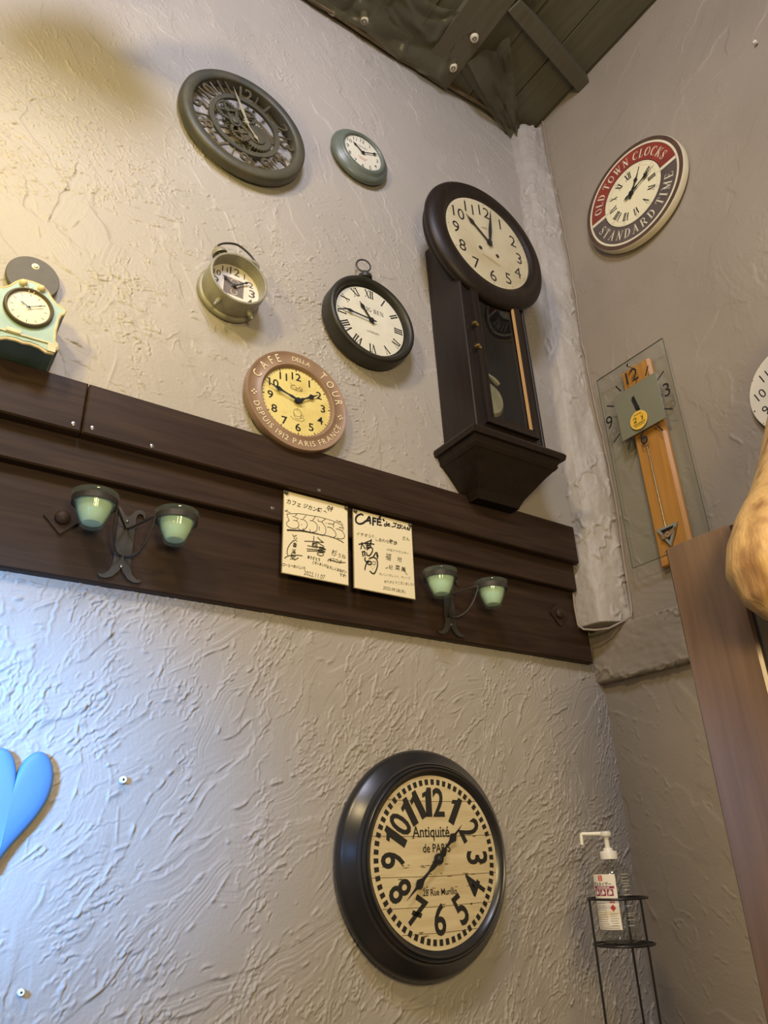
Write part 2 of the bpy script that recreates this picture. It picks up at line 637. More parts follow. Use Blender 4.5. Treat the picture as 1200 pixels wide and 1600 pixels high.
def trowelled(rng, nx, nz, dx, zones, crust_amt, seams=(), ridges=()):
    """height field (metres) of hand-trowelled plaster: overlapping sweeps with torn ridges"""
    shape = (nz, nx)
    mm = 0.001 / 1.0
    px = 0.003 / dx
    h = fnoise(rng, shape, 40 * px) * 1.2 * mm + fnoise(rng, shape, 12 * px) * 0.45 * mm
    for (u0, u1, v0, v1, count, ang, spread, L0, L1, W0, W1, ridge, streak, curv) in zones:
        for _ in range(count):
            cu, cv = rng.uniform(u0, u1), rng.uniform(v0, v1)
            th = radians(rng.normal(ang, spread))
            L, W = rng.uniform(L0, L1), rng.uniform(W0, W1)
            kap = rng.normal(0, curv)
            rad = L / 2 + W
            i0, i1 = int(max(0, (cv - rad) / dx)), int(min(nz, (cv + rad) / dx))
            j0, j1 = int(max(0, (cu - rad) / dx)), int(min(nx, (cu + rad) / dx))
            if i1 - i0 < 4 or j1 - j0 < 4:
                continue
            V, Uu = np.mgrid[i0:i1, j0:j1]
            du, dv = Uu * dx - cu, V * dx - cv
            s = du * cos(th) + dv * sin(th)
            t = -du * sin(th) + dv * cos(th) - kap * s * s
            sn = s / (L / 2)
            half = W / 2 * np.clip(1.15 - 0.5 * sn * sn, 0.3, 1.2)
            wob = n1d(rng, 128, 5)
            wv = np.interp((sn + 1.3) / 2.6 * 127, np.arange(128), wob)
            t = t + wv * W * 0.05
            inside = (1 - sstep(half - 2 * dx, half, np.abs(t))) * (1 - sstep(0.85, 1.0, np.abs(sn)))
            sub = h[i0:i1, j0:j1]
            wsum = inside.sum()
            if wsum < 1:
                continue
            lvl = (sub * inside).sum() / wsum + rng.normal(0, 0.5) * mm
            stv = np.interp((t / W + 0.7) / 1.4 * 95, np.arange(96), n1d(rng, 96, 1.6))
            tgt = lvl + rng.normal(0, 9) * mm * t + stv * streak * mm * (0.4 + 0.6 * np.abs(wv).clip(0, 1.5))
            sub += (tgt - sub) * inside * 0.85
            for side in (-1, 1):
                a = np.interp((sn + 1.2) / 2.4 * 159, np.arange(160), n1d(rng, 160, 3))
                amp = np.clip(a + rng.normal(-0.1, 0.5), 0, 2.2) * ridge * mm
                sg = rng.uniform(0.0014, 0.0032)
                q = (t - side * half)
                prof = np.exp(-np.where(q * side > 0, (q / (sg * 1.6)) ** 2, (q / (sg * 0.55)) ** 2))
                sub += prof * amp * (1 - sstep(0.8, 1.05, np.abs(sn)))
            # torn lip where the trowel lifted
            e = np.exp(-((sn - 0.92) * L / 2 / 0.0035) ** 2) * (np.abs(t) < half)
            a = np.interp((t / W + 0.7) / 1.4 * 63, np.arange(64), n1d(rng, 64, 2))
            sub += e * np.clip(a, 0, 2) * ridge * 0.8 * mm
    # crusty patches, plus rough vertical seams between the plasterer's columns
    uu = (np.arange(nx) * dx)[None, :] * np.ones((nz, 1))
    vv = (np.arange(nz) * dx)[:, None] * np.ones((1, nx))
    seam = np.zeros(shape)
    for (su, v0, v1, sw) in seams:
        wv = np.interp(np.arange(nz), np.arange(0, nz + 40, 40), rng.normal(0, .008, len(np.arange(0, nz + 40, 40))))[:, None]
        seam = np.maximum(seam, np.exp(-((uu - su - wv) / sw) ** 2) * sstep(v0, v0 + .1, vv) * (1 - sstep(v1 - .1, v1, vv)))
    patch = sstep(0.6, 1.5, fnoise(rng, shape, 26 * px) + 0.5 * fnoise(rng, shape, 9 * px))
    m1 = np.maximum(patch * .8, seam * sstep(-.6, .5, fnoise(rng, shape, 10 * px, 16 * px)))
    rd = np.clip(1 - np.abs(fnoise(rng, shape, 2.0 * px, 2.6 * px)) * 2.6, 0, 1) ** 1.3
    rd *= sstep(-0.3, 0.8, fnoise(rng, shape, 4 * px))
    h += m1 * (rd + .25 * fnoise(rng, shape, 4 * px)) * crust_amt * mm
    # thin torn ridges left by the trowel edge
    dens = fnoise(rng, shape, 20 * px)
    dens = dens + 1.1 * seam
    for (u0, u1, v0, v1, count, afun, spread, L0, L1, amp0, amp1, thr) in ridges:
        for _ in range(count):
            cu, cv = rng.uniform(u0, u1), rng.uniform(v0, v1)
            ci, cj = int(cv / dx), int(cu / dx)
            if not (2 < ci < nz - 3 and 2 < cj < nx - 3):
                continue
            if dens[ci, cj] + .6 * rng.standard_normal() < thr:
                continue
            L = rng.uniform(L0, L1) * rng.uniform(.5, 1)
            th = radians(afun(cu, cv) + rng.normal(0, spread))
            kap = rng.normal(2.5, 3.0)
            rad = L / 2 + .006
            i0, i1 = max(0, int((cv - rad) / dx)), min(nz, int((cv + rad) / dx) + 1)
            j0, j1 = max(0, int((cu - rad) / dx)), min(nx, int((cu + rad) / dx) + 1)
            du, dv = uu[i0:i1, j0:j1] - cu, vv[i0:i1, j0:j1] - cv
            s = du * cos(th) + dv * sin(th)
            t = -du * sin(th) + dv * cos(th) + kap * s * s + .0012 * np.sin(s * rng.uniform(200, 500) + rng.uniform(0, 6))
            sn = s / (L / 2)
            am = rng.uniform(amp0, amp1) * mm
            sd = 1 if rng.random() < .5 else -1
            w0 = rng.uniform(.0009, .0018)
            body = np.where(t * sd > 0, np.exp(-(t / (w0 * 2.4)) ** 2), np.exp(-(t / (w0 * .75)) ** 2))
            body = body - .45 * np.exp(-((t * sd + w0 * 2.2) / (w0 * 1.3)) ** 2)
            env = np.clip(1 - np.abs(sn) ** 3, 0, 1) * (.75 + .25 * np.sin(sn * rng.uniform(4, 12) + rng.uniform(0, 6)))
            h[i0:i1, j0:j1] += body * env * am
    return h


def grid_mesh(name, P, material):
    """P: (nz, nx, 3) array of points"""
    nz, nx = P.shape[:2]
    me = bpy.data.meshes.new(name)
    nv, nf = nz * nx, (nz - 1) * (nx - 1)
    me.vertices.add(nv)
    me.vertices.foreach_set('co', P.reshape(-1).astype(np.float32))
    idx = np.arange(nv).reshape(nz, nx)
    q = np.stack([idx[:-1, :-1], idx[:-1, 1:], idx[1:, 1:], idx[1:, :-1]], -1).reshape(-1).astype(np.int32)
    me.loops.add(nf * 4)
    me.loops.foreach_set('vertex_index', q)
    me.polygons.add(nf)
    me.polygons.foreach_set('loop_start', np.arange(0, nf * 4, 4, dtype=np.int32))
    me.polygons.foreach_set('use_smooth', np.ones(nf, dtype=bool))
    me.update(calc_edges=True)
    me.validate()
    me.materials.append(material)
    o = bpy.data.objects.new(name, me)
    COL.objects.link(o)
    return o


H = 3.77           # ceiling height
YL, YU, XR = 1.35, 1.30, 1.66
rng = np.random.default_rng(11)

# back wall: lower part slightly deeper than the part above the beam
DX = 0.0017
X0, Z0 = -0.45, 0.70
nx, nz = int((XR + 0.02 - X0) / DX), int((H + 0.05 - Z0) / DX)
W_ = XR - X0
zl = 1.75 - Z0
zones = [
    (0, W_, zl, 3.2, 240, -52, 16, .15, .40, .05, .13, 0.5, .06, 1.2),
    (0, W_ * .72, zl, 2.55, 90, -40, 25, .08, .24, .025, .07, 1.2, .18, 1.5),
    (0, W_, zl, 2.2, 60, 10, 12, .10, .20, .03, .06, 1.2, .25, 2.5),
    (0, W_, 0, zl, 130, 48, 18, .20, .40, .05, .11, 1.3, .16, 1.3),
    (0, W_, 0, zl, 110, 38, 16, .12, .30, .02, .05, 1.6, .35, 2.0),
]
cols = [.33 - X0, .49 - X0, .64 - X0, .83 - X0, 1.02 - X0, 1.22 - X0, 1.43 - X0]
seams = [(c, 0, zl + .12, .016) for c in cols] + [(.02 - X0, 0, zl, .02), (.17 - X0, 0, zl, .02)] + [(c, zl, 3.2, .010) for c in (.30 - X0, .60 - X0, .93 - X0)]


def sweep(u, v):
    """direction of the trowel marks on the lower wall: arcs fanning up and to the right in each column"""
    f = ((u * 4.9) % 1.0)
    return 66 - 34 * f + 14 * sin(v * 9)


ridges = [
    (0, W_, 0, zl, 13000, sweep, 12, .010, .050, .8, 2.8, .80),
    (0, W_, 0, zl, 1100, sweep, 6, .06, .18, .8, 2.2, .3),
    (0, W_, 0, zl, 4500, lambda u, v: 0, 60, .007, .020, .8, 2.4, .9),
    (0, W_ * .62, zl, 2.15, 6500, lambda u, v: -18 + 22 * sin(u * 7), 26, .010, .038, 1.1, 3.0, .35),
    (0, W_ * .62, zl, 2.15, 500, lambda u, v: -12, 14, .05, .12, .7, 2.0, .1),
    (W_ * .5, W_, zl, 2.0, 1300, lambda u, v: 10 + 30 * sin(u * 7), 40, .010, .034, .6, 1.9, .3),
    (0, W_, 2.0, 3.2, 6000, lambda u, v: -55, 12, .012, .05, .5, 1.4, .35),
    (0, W_, 2.0, 3.2, 260, lambda u, v: -55, 8, .06, .14, .4, 1.0, .0),
    (0, W_, 2.0, 3.2, 1500, lambda u, v: 20, 60, .008, .022, .8, 2.2, .6),
]
h = trowelled(rng, nx, nz, DX, zones, 2.6, seams, ridges)
h = np.clip(h, -0.007, 0.012)
xs = X0 + np.arange(nx) * DX
zs = Z0 + np.arange(nz) * DX
XX, ZZ = np.meshgrid(xs, zs)
base = np.where(ZZ < 1.99, YL, YU)
struct(grid_mesh('wall_back', np.stack([XX, base - h - 0.001, ZZ], -1), M_PLASTER))

# right wall, smoother
DX2 = 0.003
ny2, nz2 = int(2.3 / DX2), int((H + 0.05 - Z0) / DX2)
zones2 = [
    (0, 2.3, 0, 3.2, 230, 60, 35, .12, .40, .05, .14, 0.5, .06, 1.2),
    (0, 2.3, 0, 1.5, 70, -55, 20, .15, .40, .04, .09, 1.6, .2, 1.5),
    (0, 2.3, 0, 2.2, 60, 95, 15, .12, .30, .04, .09, 0.8, .15, 1.0),
]
ridges2 = [
    (0, 2.3, 1.5, 3.2, 2200, lambda u, v: 60, 30, .012, .05, .3, 1.0, .5),
    (0, 2.3, 1.2, 2.2, 1500, lambda u, v: 70, 45, .010, .04, .5, 1.7, .6),
    (0, 2.3, 0, 1.1, 2600, lambda u, v: -52, 18, .012, .07, .9, 3.2, .35),
    (0, 2.3, 0, 3.2, 200, lambda u, v: 88, 8, .05, .16, .4, 1.2, .2),
]
h2 = np.clip(trowelled(rng, ny2, nz2, DX2, zones2, 1.2, [(.30, 0, 1.1, .02), (.55, 1.0, 2.2, .015)], ridges2), -0.006, 0.008)
ys = 1.40 - np.arange(ny2) * DX2
zs2 = Z0 + np.arange(nz2) * DX2
YY, ZZ2 = np.meshgrid(ys, zs2)
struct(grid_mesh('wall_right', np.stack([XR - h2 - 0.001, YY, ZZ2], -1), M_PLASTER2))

# plain lower continuation of both walls, floor and ceiling
struct(MB().box(X0, XR, YL - .004, YL + .05, 0, Z0 + .004).build('wall_back_base', M_PLASTER))
struct(MB().box(-2.4, X0 + .002, YL - .003, YL + .05, 0, 1.99).box(-2.4, X0 + .002, YU - .003, YL + .05, 1.99, H + .05).build('wall_back_end', M_PLASTER, smooth=0))
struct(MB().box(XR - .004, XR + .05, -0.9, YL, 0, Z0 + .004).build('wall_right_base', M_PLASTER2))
M_FLOOR = wood('floor_boards', (0.10, 0.055, 0.03), (0.16, 0.09, 0.05), 0.4, 4, (1, 12, 12))
struct(MB().box(-2.4, XR + .05, -2.6, YL + .05, -0.05, 0.0).build('floor', M_FLOOR, smooth=0))
mb = MB()
x = -2.4
k = 0
while x < XR + .05:
    mb.box(x, min(x + 0.146, XR + .05), -1.2, YL + 0.02, H + 0.004 * (k % 2), H + 0.05)
    x += 0.15
    k += 1
mb.box(-2.4, XR + .05, -1.2, YL + 0.02, H + 0.045, H + 0.08)
struct(mb.build('ceiling', M_CEIL, smooth=0))
M_BATTEN = wood('batten_wood', (0.085, 0.074, 0.045), (0.11, 0.095, 0.06), 0.6, 5, (12, 1, 12))
struct(MB().box(1.115, 1.245, -0.6, 1.29, H - .03, H).build('trim_1', M_BATTEN, smooth=0))
a = Vector((1.25, .935)); b_ = Vector((1.66, 1.005)); n_ = Vector((b_.y - a.y, a.x - b_.x)).normalized() * -.024
mb = MB().prism([tuple(a - n_), tuple(b_ - n_), tuple(b_ + n_), tuple(a + n_)], H - .04, H)
struct(mb.build('trim_2', M_BATTEN, smooth=0))

# beam made of boards, each lower one set a little further back
GR = 0.0


def board(name, x0, x1, y0, y1, z0, z1):
    mb = MB()
    b = 0.003
    mb.box(x0, x1, y0 + b, y1, z0, z1)
    mb.add([(x0 + b, y0, z0 + b), (x1 - b, y0, z0 + b), (x1 - b, y0, z1 - b), (x0 + b, y0, z1 - b),
            (x0, y0 + b, z0), (x1, y0 + b, z0), (x1, y0 + b, z1), (x0, y0 + b, z1)],
           [(0, 1, 2, 3), (0, 4, 5, 1), (1, 5, 6, 2), (2, 6, 7, 3), (3, 7, 4, 0)])
    return struct(mb.build(name, M_BEAM, smooth=0))


t3 = board('trim_3', -0.9, 0.2115, 1.28, 1.345, 1.947, 2.0575)
t4 = board('trim_4', 0.2135, 1.556, 1.28, 1.345, 1.947, 2.0575)
t5 = board('trim_5', -0.9, 1.560, 1.305, 1.346, 1.873, 1.950)
t6 = board('trim_6', -0.9, 1.608, 1.328, 1.356, 1.679, 1.878)
for px_, pz, py, par in ((.197, 1.961, 1.28, t3), (.231, 1.963, 1.28, t4), (.345, 1.958, 1.28, t4), (.72, 1.958, 1.28, t4), (.62, 1.90, 1.305, t5)):
    sc = MB().lathe([(0, .0012), (.0022, .0012), (.0040, .0006), (.0042, -.001)], n=16, axis='z')
    o = sc.build('screw', M_STEEL, par, loc=(px_, py, pz))
    o.rotation_euler = (pi / 2, 0, 0)

# plastered log-like pillar in the corner and the plastered band on the right wall


def rough_loft(name, section, z0, z1, n_around, dz, amp, material, seed, ragged=0.0):
    """vertical loft of an open outline (x, y), roughened"""
    r_ = np.random.default_rng(seed)
    sec = np.array(section, float)
    d = np.r_[0, np.cumsum(np.hypot(*(np.diff(sec, axis=0).T)))]
    u = np.linspace(0, d[-1], n_around)
    px_ = np.interp(u, d, sec[:, 0])
    py = np.interp(u, d, sec[:, 1])
    tx, ty = np.gradient(px_), np.gradient(py)
    ln = np.hypot(tx, ty)
    nxn, nyn = ty / ln, -tx / ln
    k = np.array([.1, .2, .4, .2, .1])
    nxn = np.convolve(np.pad(nxn, 2, 'edge'), k, 'valid')
    nyn = np.convolve(np.pad(nyn, 2, 'edge'), k, 'valid')
    nzv = int((z1 - z0) / dz) + 1
    shp = (nzv, n_around)
    n = fnoise(r_, shp, 11, 40) * .45 + fnoise(r_, shp, 3.5, 8) * .14 + fnoise(r_, shp, 1.2, 1.8) * .035
    rd = np.clip(1 - np.abs(fnoise(r_, shp, 2.6, 4.5)) * 2.2, 0, 1) * sstep(.1, 1.0, fnoise(r_, shp, 6, 12))
    lat_ = np.linspace(-1, 1, n_around)[None, :]
    n = (n + rd * .55) * amp * (1 + .5 * np.exp(-(lat_ / .35) ** 2))
    zz = np.linspace(z0, z1, nzv)[:, None] * np.ones((1, n_around))
    if ragged:
        top = n1d(r_, n_around, 3) * ragged
        t = ((zz - z0) / (z1 - z0)) ** 12
        zz = zz + top[None, :] * t
    P = np.stack([px_[None, :] + nxn[None, :] * n, py[None, :] + nyn[None, :] * n, zz], -1)
    bot = P[:1].copy()
    cen = bot.mean(axis=1, keepdims=True)
    rows = [cen + (bot - cen) * f for f in (0.02, .5, .9)]
    top_ = P[-1:].copy()
    cen2 = top_.mean(axis=1, keepdims=True)
    rows2 = [cen2 + (top_ - cen2) * f for f in (.9, .02)]
    P = np.concatenate(rows + [P] + rows2, 0)
    return grid_mesh(name, P, material)


sec = [(1.560, 1.40), (1.566, 1.335), (1.573, 1.29), (1.583, 1.262), (1.598, 1.248), (1.625, 1.235), (1.655, 1.221), (1.70, 1.215), (1.74, 1.30), (1.66, 1.42)]
struct(rough_loft('trim_7', sec, 1.772, 3.76, 170, .0026, .0095, M_PLASTER, 5, 0.02))


def rough_band(name, y0, y1, z0, z1, x, amp, seed):
    r_ = np.random.default_rng(seed)
    prof = [(XR + .01, z0), (x + .006, z0), (x, z0 + .006), (x, z1 - .006), (x + .006, z1), (XR + .01, z1)]
    sec = np.array(prof)
    d = np.r_[0, np.cumsum(np.hypot(*(np.diff(sec, axis=0).T)))]
    u = np.linspace(0, d[-1], 60)
    px_ = np.interp(u, d, sec[:, 0])
    pz = np.interp(u, d, sec[:, 1])
    n_ = int((y1 - y0) / .004)
    shp = (60, n_)
    n = fnoise(r_, shp, 14, 5) * .3 + fnoise(r_, shp, 1.6, 1.2) * .08
    rd = np.clip(1 - np.abs(fnoise(r_, shp, 2.4, 1.8)) * 2.6, 0, 1) * sstep(-.2, .7, fnoise(r_, shp, 12, 8))
    n = (n + rd) * amp
    yy = np.linspace(y1, y0, n_)[None, :] * np.ones((60, 1))
    P = np.stack([px_[:, None] - n * (px_ < XR)[:, None], yy, pz[:, None] + 0 * n - n * .5 * ((px_ > x + .004) & (pz < z0 + .01))[:, None]], -1)
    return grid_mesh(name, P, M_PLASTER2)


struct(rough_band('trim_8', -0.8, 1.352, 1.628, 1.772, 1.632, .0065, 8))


# unseen pendant, added to block the cool lamp and shade the wall
A = thing('pendant_blocker', 'dark metal pendant lamp shape, added out of view to shade the left end of the clock wall', 'lamp', (.085, .915, H))
MB().lathe([(.012, -.55), (.040, -.575), (.110, -.63), (.160, -.735), (.157, -.738), (.107, -.634), (.038, -.579), (.010, -.556)], n=48).build('blocker_shade', M_IRON, A)
MB().tube([(0, 0, 0), (0, 0, -.555)], .003, n=8).build('cord', M_BLACK, A)
MB().lathe([(0, 0), (.04, 0), (.035, -.02), (0, -.025)], n=24).build('ceiling_rose', M_IRON, A)


# ================================================================ things on the back wall
def slab_numeral(mb, t, size, x, y, z, mi, sx, rot):
    """bold condensed numerals with a flagged 1 and a barred 7"""
    h_ = .72
    parts = []
    for ch in t:
        if ch == '1':
            v = [(.10, 0), (.30, 0), (.30, h_), (.16, h_), (.13, h_ - .09), (0, h_ - .15), (0, h_ - .26), (.10, h_ - .22)]
            parts.append((v, [tuple(range(8))], .34))
        else:
            vs, fs, bb = glyphs(ch, .020)
            k = h_ / (bb[3] - bb[1])
            v = [((a - bb[0]) * sx, (b - bb[1]) * k) for a, b in vs]
            if ch == '7':
                n0 = len(v)
                w_ = (bb[2] - bb[0]) * sx
                v = v + [(w_ * .12, .24), (w_ * .85, .30), (w_ * .85, .41), (w_ * .12, .35)]
                fs = list(fs) + [(n0, n0 + 1, n0 + 2, n0 + 3)]
            parts.append((v, fs, (bb[2] - bb[0]) * sx + .05))
    tot = sum(q[2] for q in parts) - .05
    p0 = -tot / 2
    a_ = -radians(rot)
    for v, fs, w_ in parts:
        out = []
        for a, b in v:
            qx, qy = (a + p0) * size, (b - h_ / 2) * size
            out.append((x + qx * cos(a_) - qy * sin(a_), y + qx * sin(a_) + qy * cos(a_), z))
        mb.add(out, fs, mi)
        p0 += w_


def arabic(mb, r, size, z, mi=0, bold=0.0, sx=1.0, rotate=False, skip=()):
    for k in range(1, 13):
        if k in skip:
            continue
        a = radians(k * 30)
        rot = 0
        if rotate:
            rot = k * 30 if k in (9, 10, 11, 12, 1, 2, 3) else k * 30 + 180
        mb.text(str(k), size, r * sin(a), r * cos(a), z, mi, bold, sx, rot)


# ---- large black clock below the beam
A = thing('wall_clock', 'large round clock with wide black moulded frame and bold numerals, hung below the beam', 'clock', (1.0, 1.345, 1.208), 'back')
M_FR = mat('black_lacquer', (0.012, 0.014, 0.019), 0.28, 0, 0.3, 12, c2=(0.022, 0.020, 0.020), spec=0.6)
MB().lathe([(.150, .003), (.205, .003), (.2125, .010), (.2135, .018), (.2110, .0245), (.205, .0300), (.1850, .0450), (.1830, .0480), (.1825, .0520), (.1805, .0545), (.1785, .0530), (.1768, .0580), (.1742, .0605), (.1718, .0585), (.1705, .0612), (.1680, .0612), (.1660, .0570), (.1610, .0545), (.1575, .050), (.150, .048)], n=120).build('frame', M_FR, A, smooth=50)
d = MB().disc(.158, .052, 0, n=96)
for k in range(60):
    a = radians(k * 6)
    if (abs(k - 5 * round(k / 5)) < .1 and False):
        continue
    c, s_ = cos(a), sin(a)
    q = []
    for dx_, r_ in ((-.0042, .1395), (.0042, .1395), (.0046, .1505), (-.0046, .1505)):
        q.append((dx_ * c + r_ * s_, -dx_ * s_ + r_ * c))
    d.poly(q, .0524, 1)
for k in range(1, 13):
    a = radians(k * 30)
    rt = k * 30 if k in (9, 10, 11, 12, 1, 2, 3) else k * 30 + 180
    slab_numeral(d, str(k), .078, .1060 * sin(a), .1060 * cos(a), .0526, 1, .80, rt)
d.box(-.012, .004, -.0015, .0015, .0523, .0525, 0)
for yy in (.108, .042, -.030, -.083, -.128):
    hw = sqrt(.157 ** 2 - yy ** 2)
    d.stroke([(-hw, yy + .001), (0, yy - .001), (hw, yy + .001)], .0011, .0523, 2)
r_ = random.Random(3)
for _ in range(46):
    yy = r_.choice((.042, -.030, -.052, -.083, -.012, -.128)) + r_.uniform(-.004, .004)
    xx = r_.gauss(-.02, .06)
    if xx * xx + yy * yy < .14 ** 2:
        L = r_.uniform(.004, .016)
        d.stroke([(xx, yy), (xx + L * .5, yy + r_.uniform(-.001, .001)), (xx + L, yy)], [.0006, r_.uniform(.001, .003), .0005], .0523, 2)
d.text('Antiquité', .0290, -.010, .047, .0527, 1, .012, .86)
d.text('de PARIS', .0220, .002, .0200, .0527, 1, .012, .86)
d.text('28 Rue Murillo', .0165, .004, -.0585, .0527, 1, .012, .86)
M_PLANKDIAL = mat('aged_cream_boards', (0.74, 0.63, 0.40), 0.6, 0, 0, 9, c2=(0.62, 0.50, 0.30), stretch=(1, 7, 1))
M_STAIN = mat('brown_stain', (0.16, 0.10, 0.06), 0.7)
d.build('dial', [M_PLANKDIAL, M_BLACK, M_STAIN], A)
hand('hour_hand', .092, .017, 47, .058, M_BLACK, A, .022, 'ornate')
hand('minute_hand', .108, .017, 230, .061, M_BLACK, A, .026, 'ornate')
MB().lathe([(0, .0645), (.0035, .0645), (.005, .063), (.005, .056)], n=20).build('hand_cap', M_IRON, A)
MB().lathe([(.1575, .0555), (.0, .0575)], n=60).build('glass', M_PANE, A)

# ---- cafe clock
A = thing('wall_clock', 'round brown clock lettered CAFE DELLA TOUR with a yellow dial, just above the beam', 'clock', (.6586, 1.293, 2.1690), 'back', tilt=3)
M_TAUPE = mat('brown_enamel', (0.30, 0.195, 0.125), 0.45, 0, 0.15, 25)
M_LETTER = mat('cream_lettering', (0.78, 0.70, 0.46), 0.5)
f = MB().lathe([(.085, .004), (.1265, .004), (.1295, .010), (.1300, .022), (.1285, .0265), (.1255, .0265), (.1235, .0245), (.1000, .0235), (.0975, .0260), (.0940, .0265), (.0915, .0240), (.0905, .018), (.085, .017)], n=110)
f.arc_text('CAFE', .030, .1115, -76, -21, .0252, 1, .0, sx=.78)
f.arc_text('DELLA', .0165, .1115, -7, 18, .0252, 1, .0)
f.arc_text('TOUR', .030, .1115, 32, 83, .0252, 1, .0, sx=.78)
f.arc_text('DEPUIS 1912 PARIS FRANCE', .0195, .1115, 254, 110, .0252, 1, .0, inward=True)
for a in (98, -95):
    ra = radians(a)
    for q in range(4):
        b = ra + q * pi / 2
        f.disc(.0022, .0252, 1, (.1115 * sin(ra) + .0048 * sin(b), .1115 * cos(ra) + .0048 * cos(b)), 10)
f.build('frame', [M_TAUPE, M_LETTER], A, smooth=50)
d = MB().disc(.0912, .0175, 0, n=80)
for k in range(60):
    a = k * 6
    d.ring(.0845 if k % 5 else .0825, .0875, .0178, 1, a - .35 - .5 * (k % 5 == 0), a + .35 + .5 * (k % 5 == 0), n=360)
arabic(d, .0680, .0285, .0179, 1, .012, 1.1)
d.text('Café', .020, 0, .037, .0179, 2, -.008, .9, 0, 'c', .35)
d.stroke([(-.016, .046), (-.006, .030), (.004, .029), (.016, .034)], .0007, .0179, 2)
# coffee cup drawing
d.stroke([(-.010, -.030), (-.009, -.040), (-.004, -.046), (.004, -.046), (.009, -.040), (.010, -.030)], .0012, .0179, 2)
d.ring(.0095, .0105, .0179, 2, 0, 360, 40, (0, -.030))
d.stroke([(.010, -.033), (.015, -.034), (.014, -.041), (.008, -.042)], .001, .0179, 2)
d.stroke([(-.018, -.043), (-.012, -.049), (0, -.051), (.012, -.049), (.018, -.043)], .0011, .0179, 2)
d.stroke([(-.002, -.026), (.001, -.021), (-.001, -.017)], .0008, .0179, 2)
r_ = random.Random(9)
for _ in range(60):
    a, q = r_.uniform(0, 6.28), .088 * sqrt(r_.random())
    d.disc(r_.uniform(.0003, .0008), .0177, 2, (q * cos(a), q * sin(a)), 6)
M_YELDIAL = mat('yellowed_dial', (0.80, 0.67, 0.26), 0.5, 0, 0, 22, c2=(0.62, 0.47, 0.13), edge=(.5, .85))
d.build('dial', [M_YELDIAL, M_BLACK, M_STAIN], A)
hand('minute_hand', .086, .011, 289, .0245, M_BLACK, A, .012, 'ornate')
hand('hour_hand', .068, .013, 60, .022, M_BLACK, A, .012, 'ornate')
MB().lathe([(.0912, .0195), (0, .0205)], n=60).build('glass', M_PANE, A)

# ---- pocket-watch shaped clock
A = thing('wall_clock', 'pocket-watch shaped clock, slim dark frame with ring on top and white roman dial', 'clock', (.860, 1.293, 2.482), 'back', tilt=2)
M_DKGREEN = mat('dark_bronze', (0.040, 0.038, 0.028), 0.45, 0.35, 0.4, 15)
MB().lathe([(.10, .002), (.128, .002), (.1310, .006), (.1310, .042), (.1295, .048), (.1255, .0510), (.1210, .0515), (.1165, .049), (.1120, .043), (.1095, .034), (.10, .033)], n=100).build('case', M_DKGREEN, A, smooth=50)
k = MB().lathe([(0, 0), (.016, 0), (.018, .005), (.013, .010), (.013, .016), (.020, .020), (.020, .030), (.013, .037), (.008, .040), (.007, .048), (0, .049)], c=(0, 0, 0), n=28, axis='z')
k.v = [(p[0], p[2] + .128, -p[1] + .020) for p in k.v]
k.build('crown', M_DKGREEN, A)
MB().tube([(.019 * cos(t) - .002, .197 + .021 * sin(t), .020 + .006 * cos(t)) for t in np.linspace(0, 2 * pi, 33)[:-1]], .0024, n=8, closed=True).build('ring', M_IRON, A)
d = MB().disc(.1098, .0335, 0, n=90)
roman_dial(d, .0880, .024, .0339, 1, sx=.75)
d.serif_word('BIG BEN', .0125, .010, .036, .0339, 1)
d.text('LONDON', .0085, 0.004, -.036, .0339, 1)
M_WDIAL = mat('white_dial', (0.74, 0.71, 0.60), 0.5, 0, 0.08, 30)
d.build('dial', [M_WDIAL, M_BLACK], A)
hand('hour_hand', .060, .013, 325, .037, M_BLACK, A, .012, 'spade')
hand('minute_hand', .090, .010, 273, .0395, M_BLACK, A, .014, 'spade')
MB().lathe([(.1105, .038), (0, .0425)], n=60).build('glass', M_PANE, A)

# ---- small green clock
A = thing('wall_clock', 'small round clock with broad grey-green rim, right of the openwork gear clock', 'clock', (.8555, 1.295, 3.119), 'back')
M_SAGE = mat('sage_paint', (0.125, 0.150, 0.122), 0.35, 0, 0.15, 20)
MB().lathe([(.060, .004), (.095, .004), (.0985, .009), (.0985, .014), (.095, .020), (.086, .026), (.081, .0275), (.0785, .033), (.072, .036), (.068, .0350), (.0655, .033), (.0645, .0275), (.06, .027)], n=90).build('frame', M_SAGE, A, smooth=50)
d = MB().disc(.0648, .0278, 0, n=72)
arabic(d, .0520, .0195, .0281, 1, .0)
for k in range(60):
    d.ring(.0600, .0612, .0281, 1, k * 6 - .5, k * 6 + .5, n=360)
d.text('GALLERY', .0085, .001, .026, .0281, 1)
for yy, ww in ((-.0200, .016), (-.0270, .012)):
    for q in range(9):
        xx = -ww + 2 * ww * q / 9
        d.stroke([(xx, yy), (xx + ww * .12, yy + .0008)], .0020, .0281, 2)
d.build('dial', [M_WDIAL, M_BLACK, mat('red_print', (.55, .12, .09), .6)], A)
hand('hour_hand', .044, .0085, 306, .0300, M_BLACK, A, .008)
hand('minute_hand', .060, .0075, 64, .0318, M_BLACK, A, .010)
MB().lathe([(.0655, .0305), (0, .0345)], n=50).build('glass', M_PANE, A)

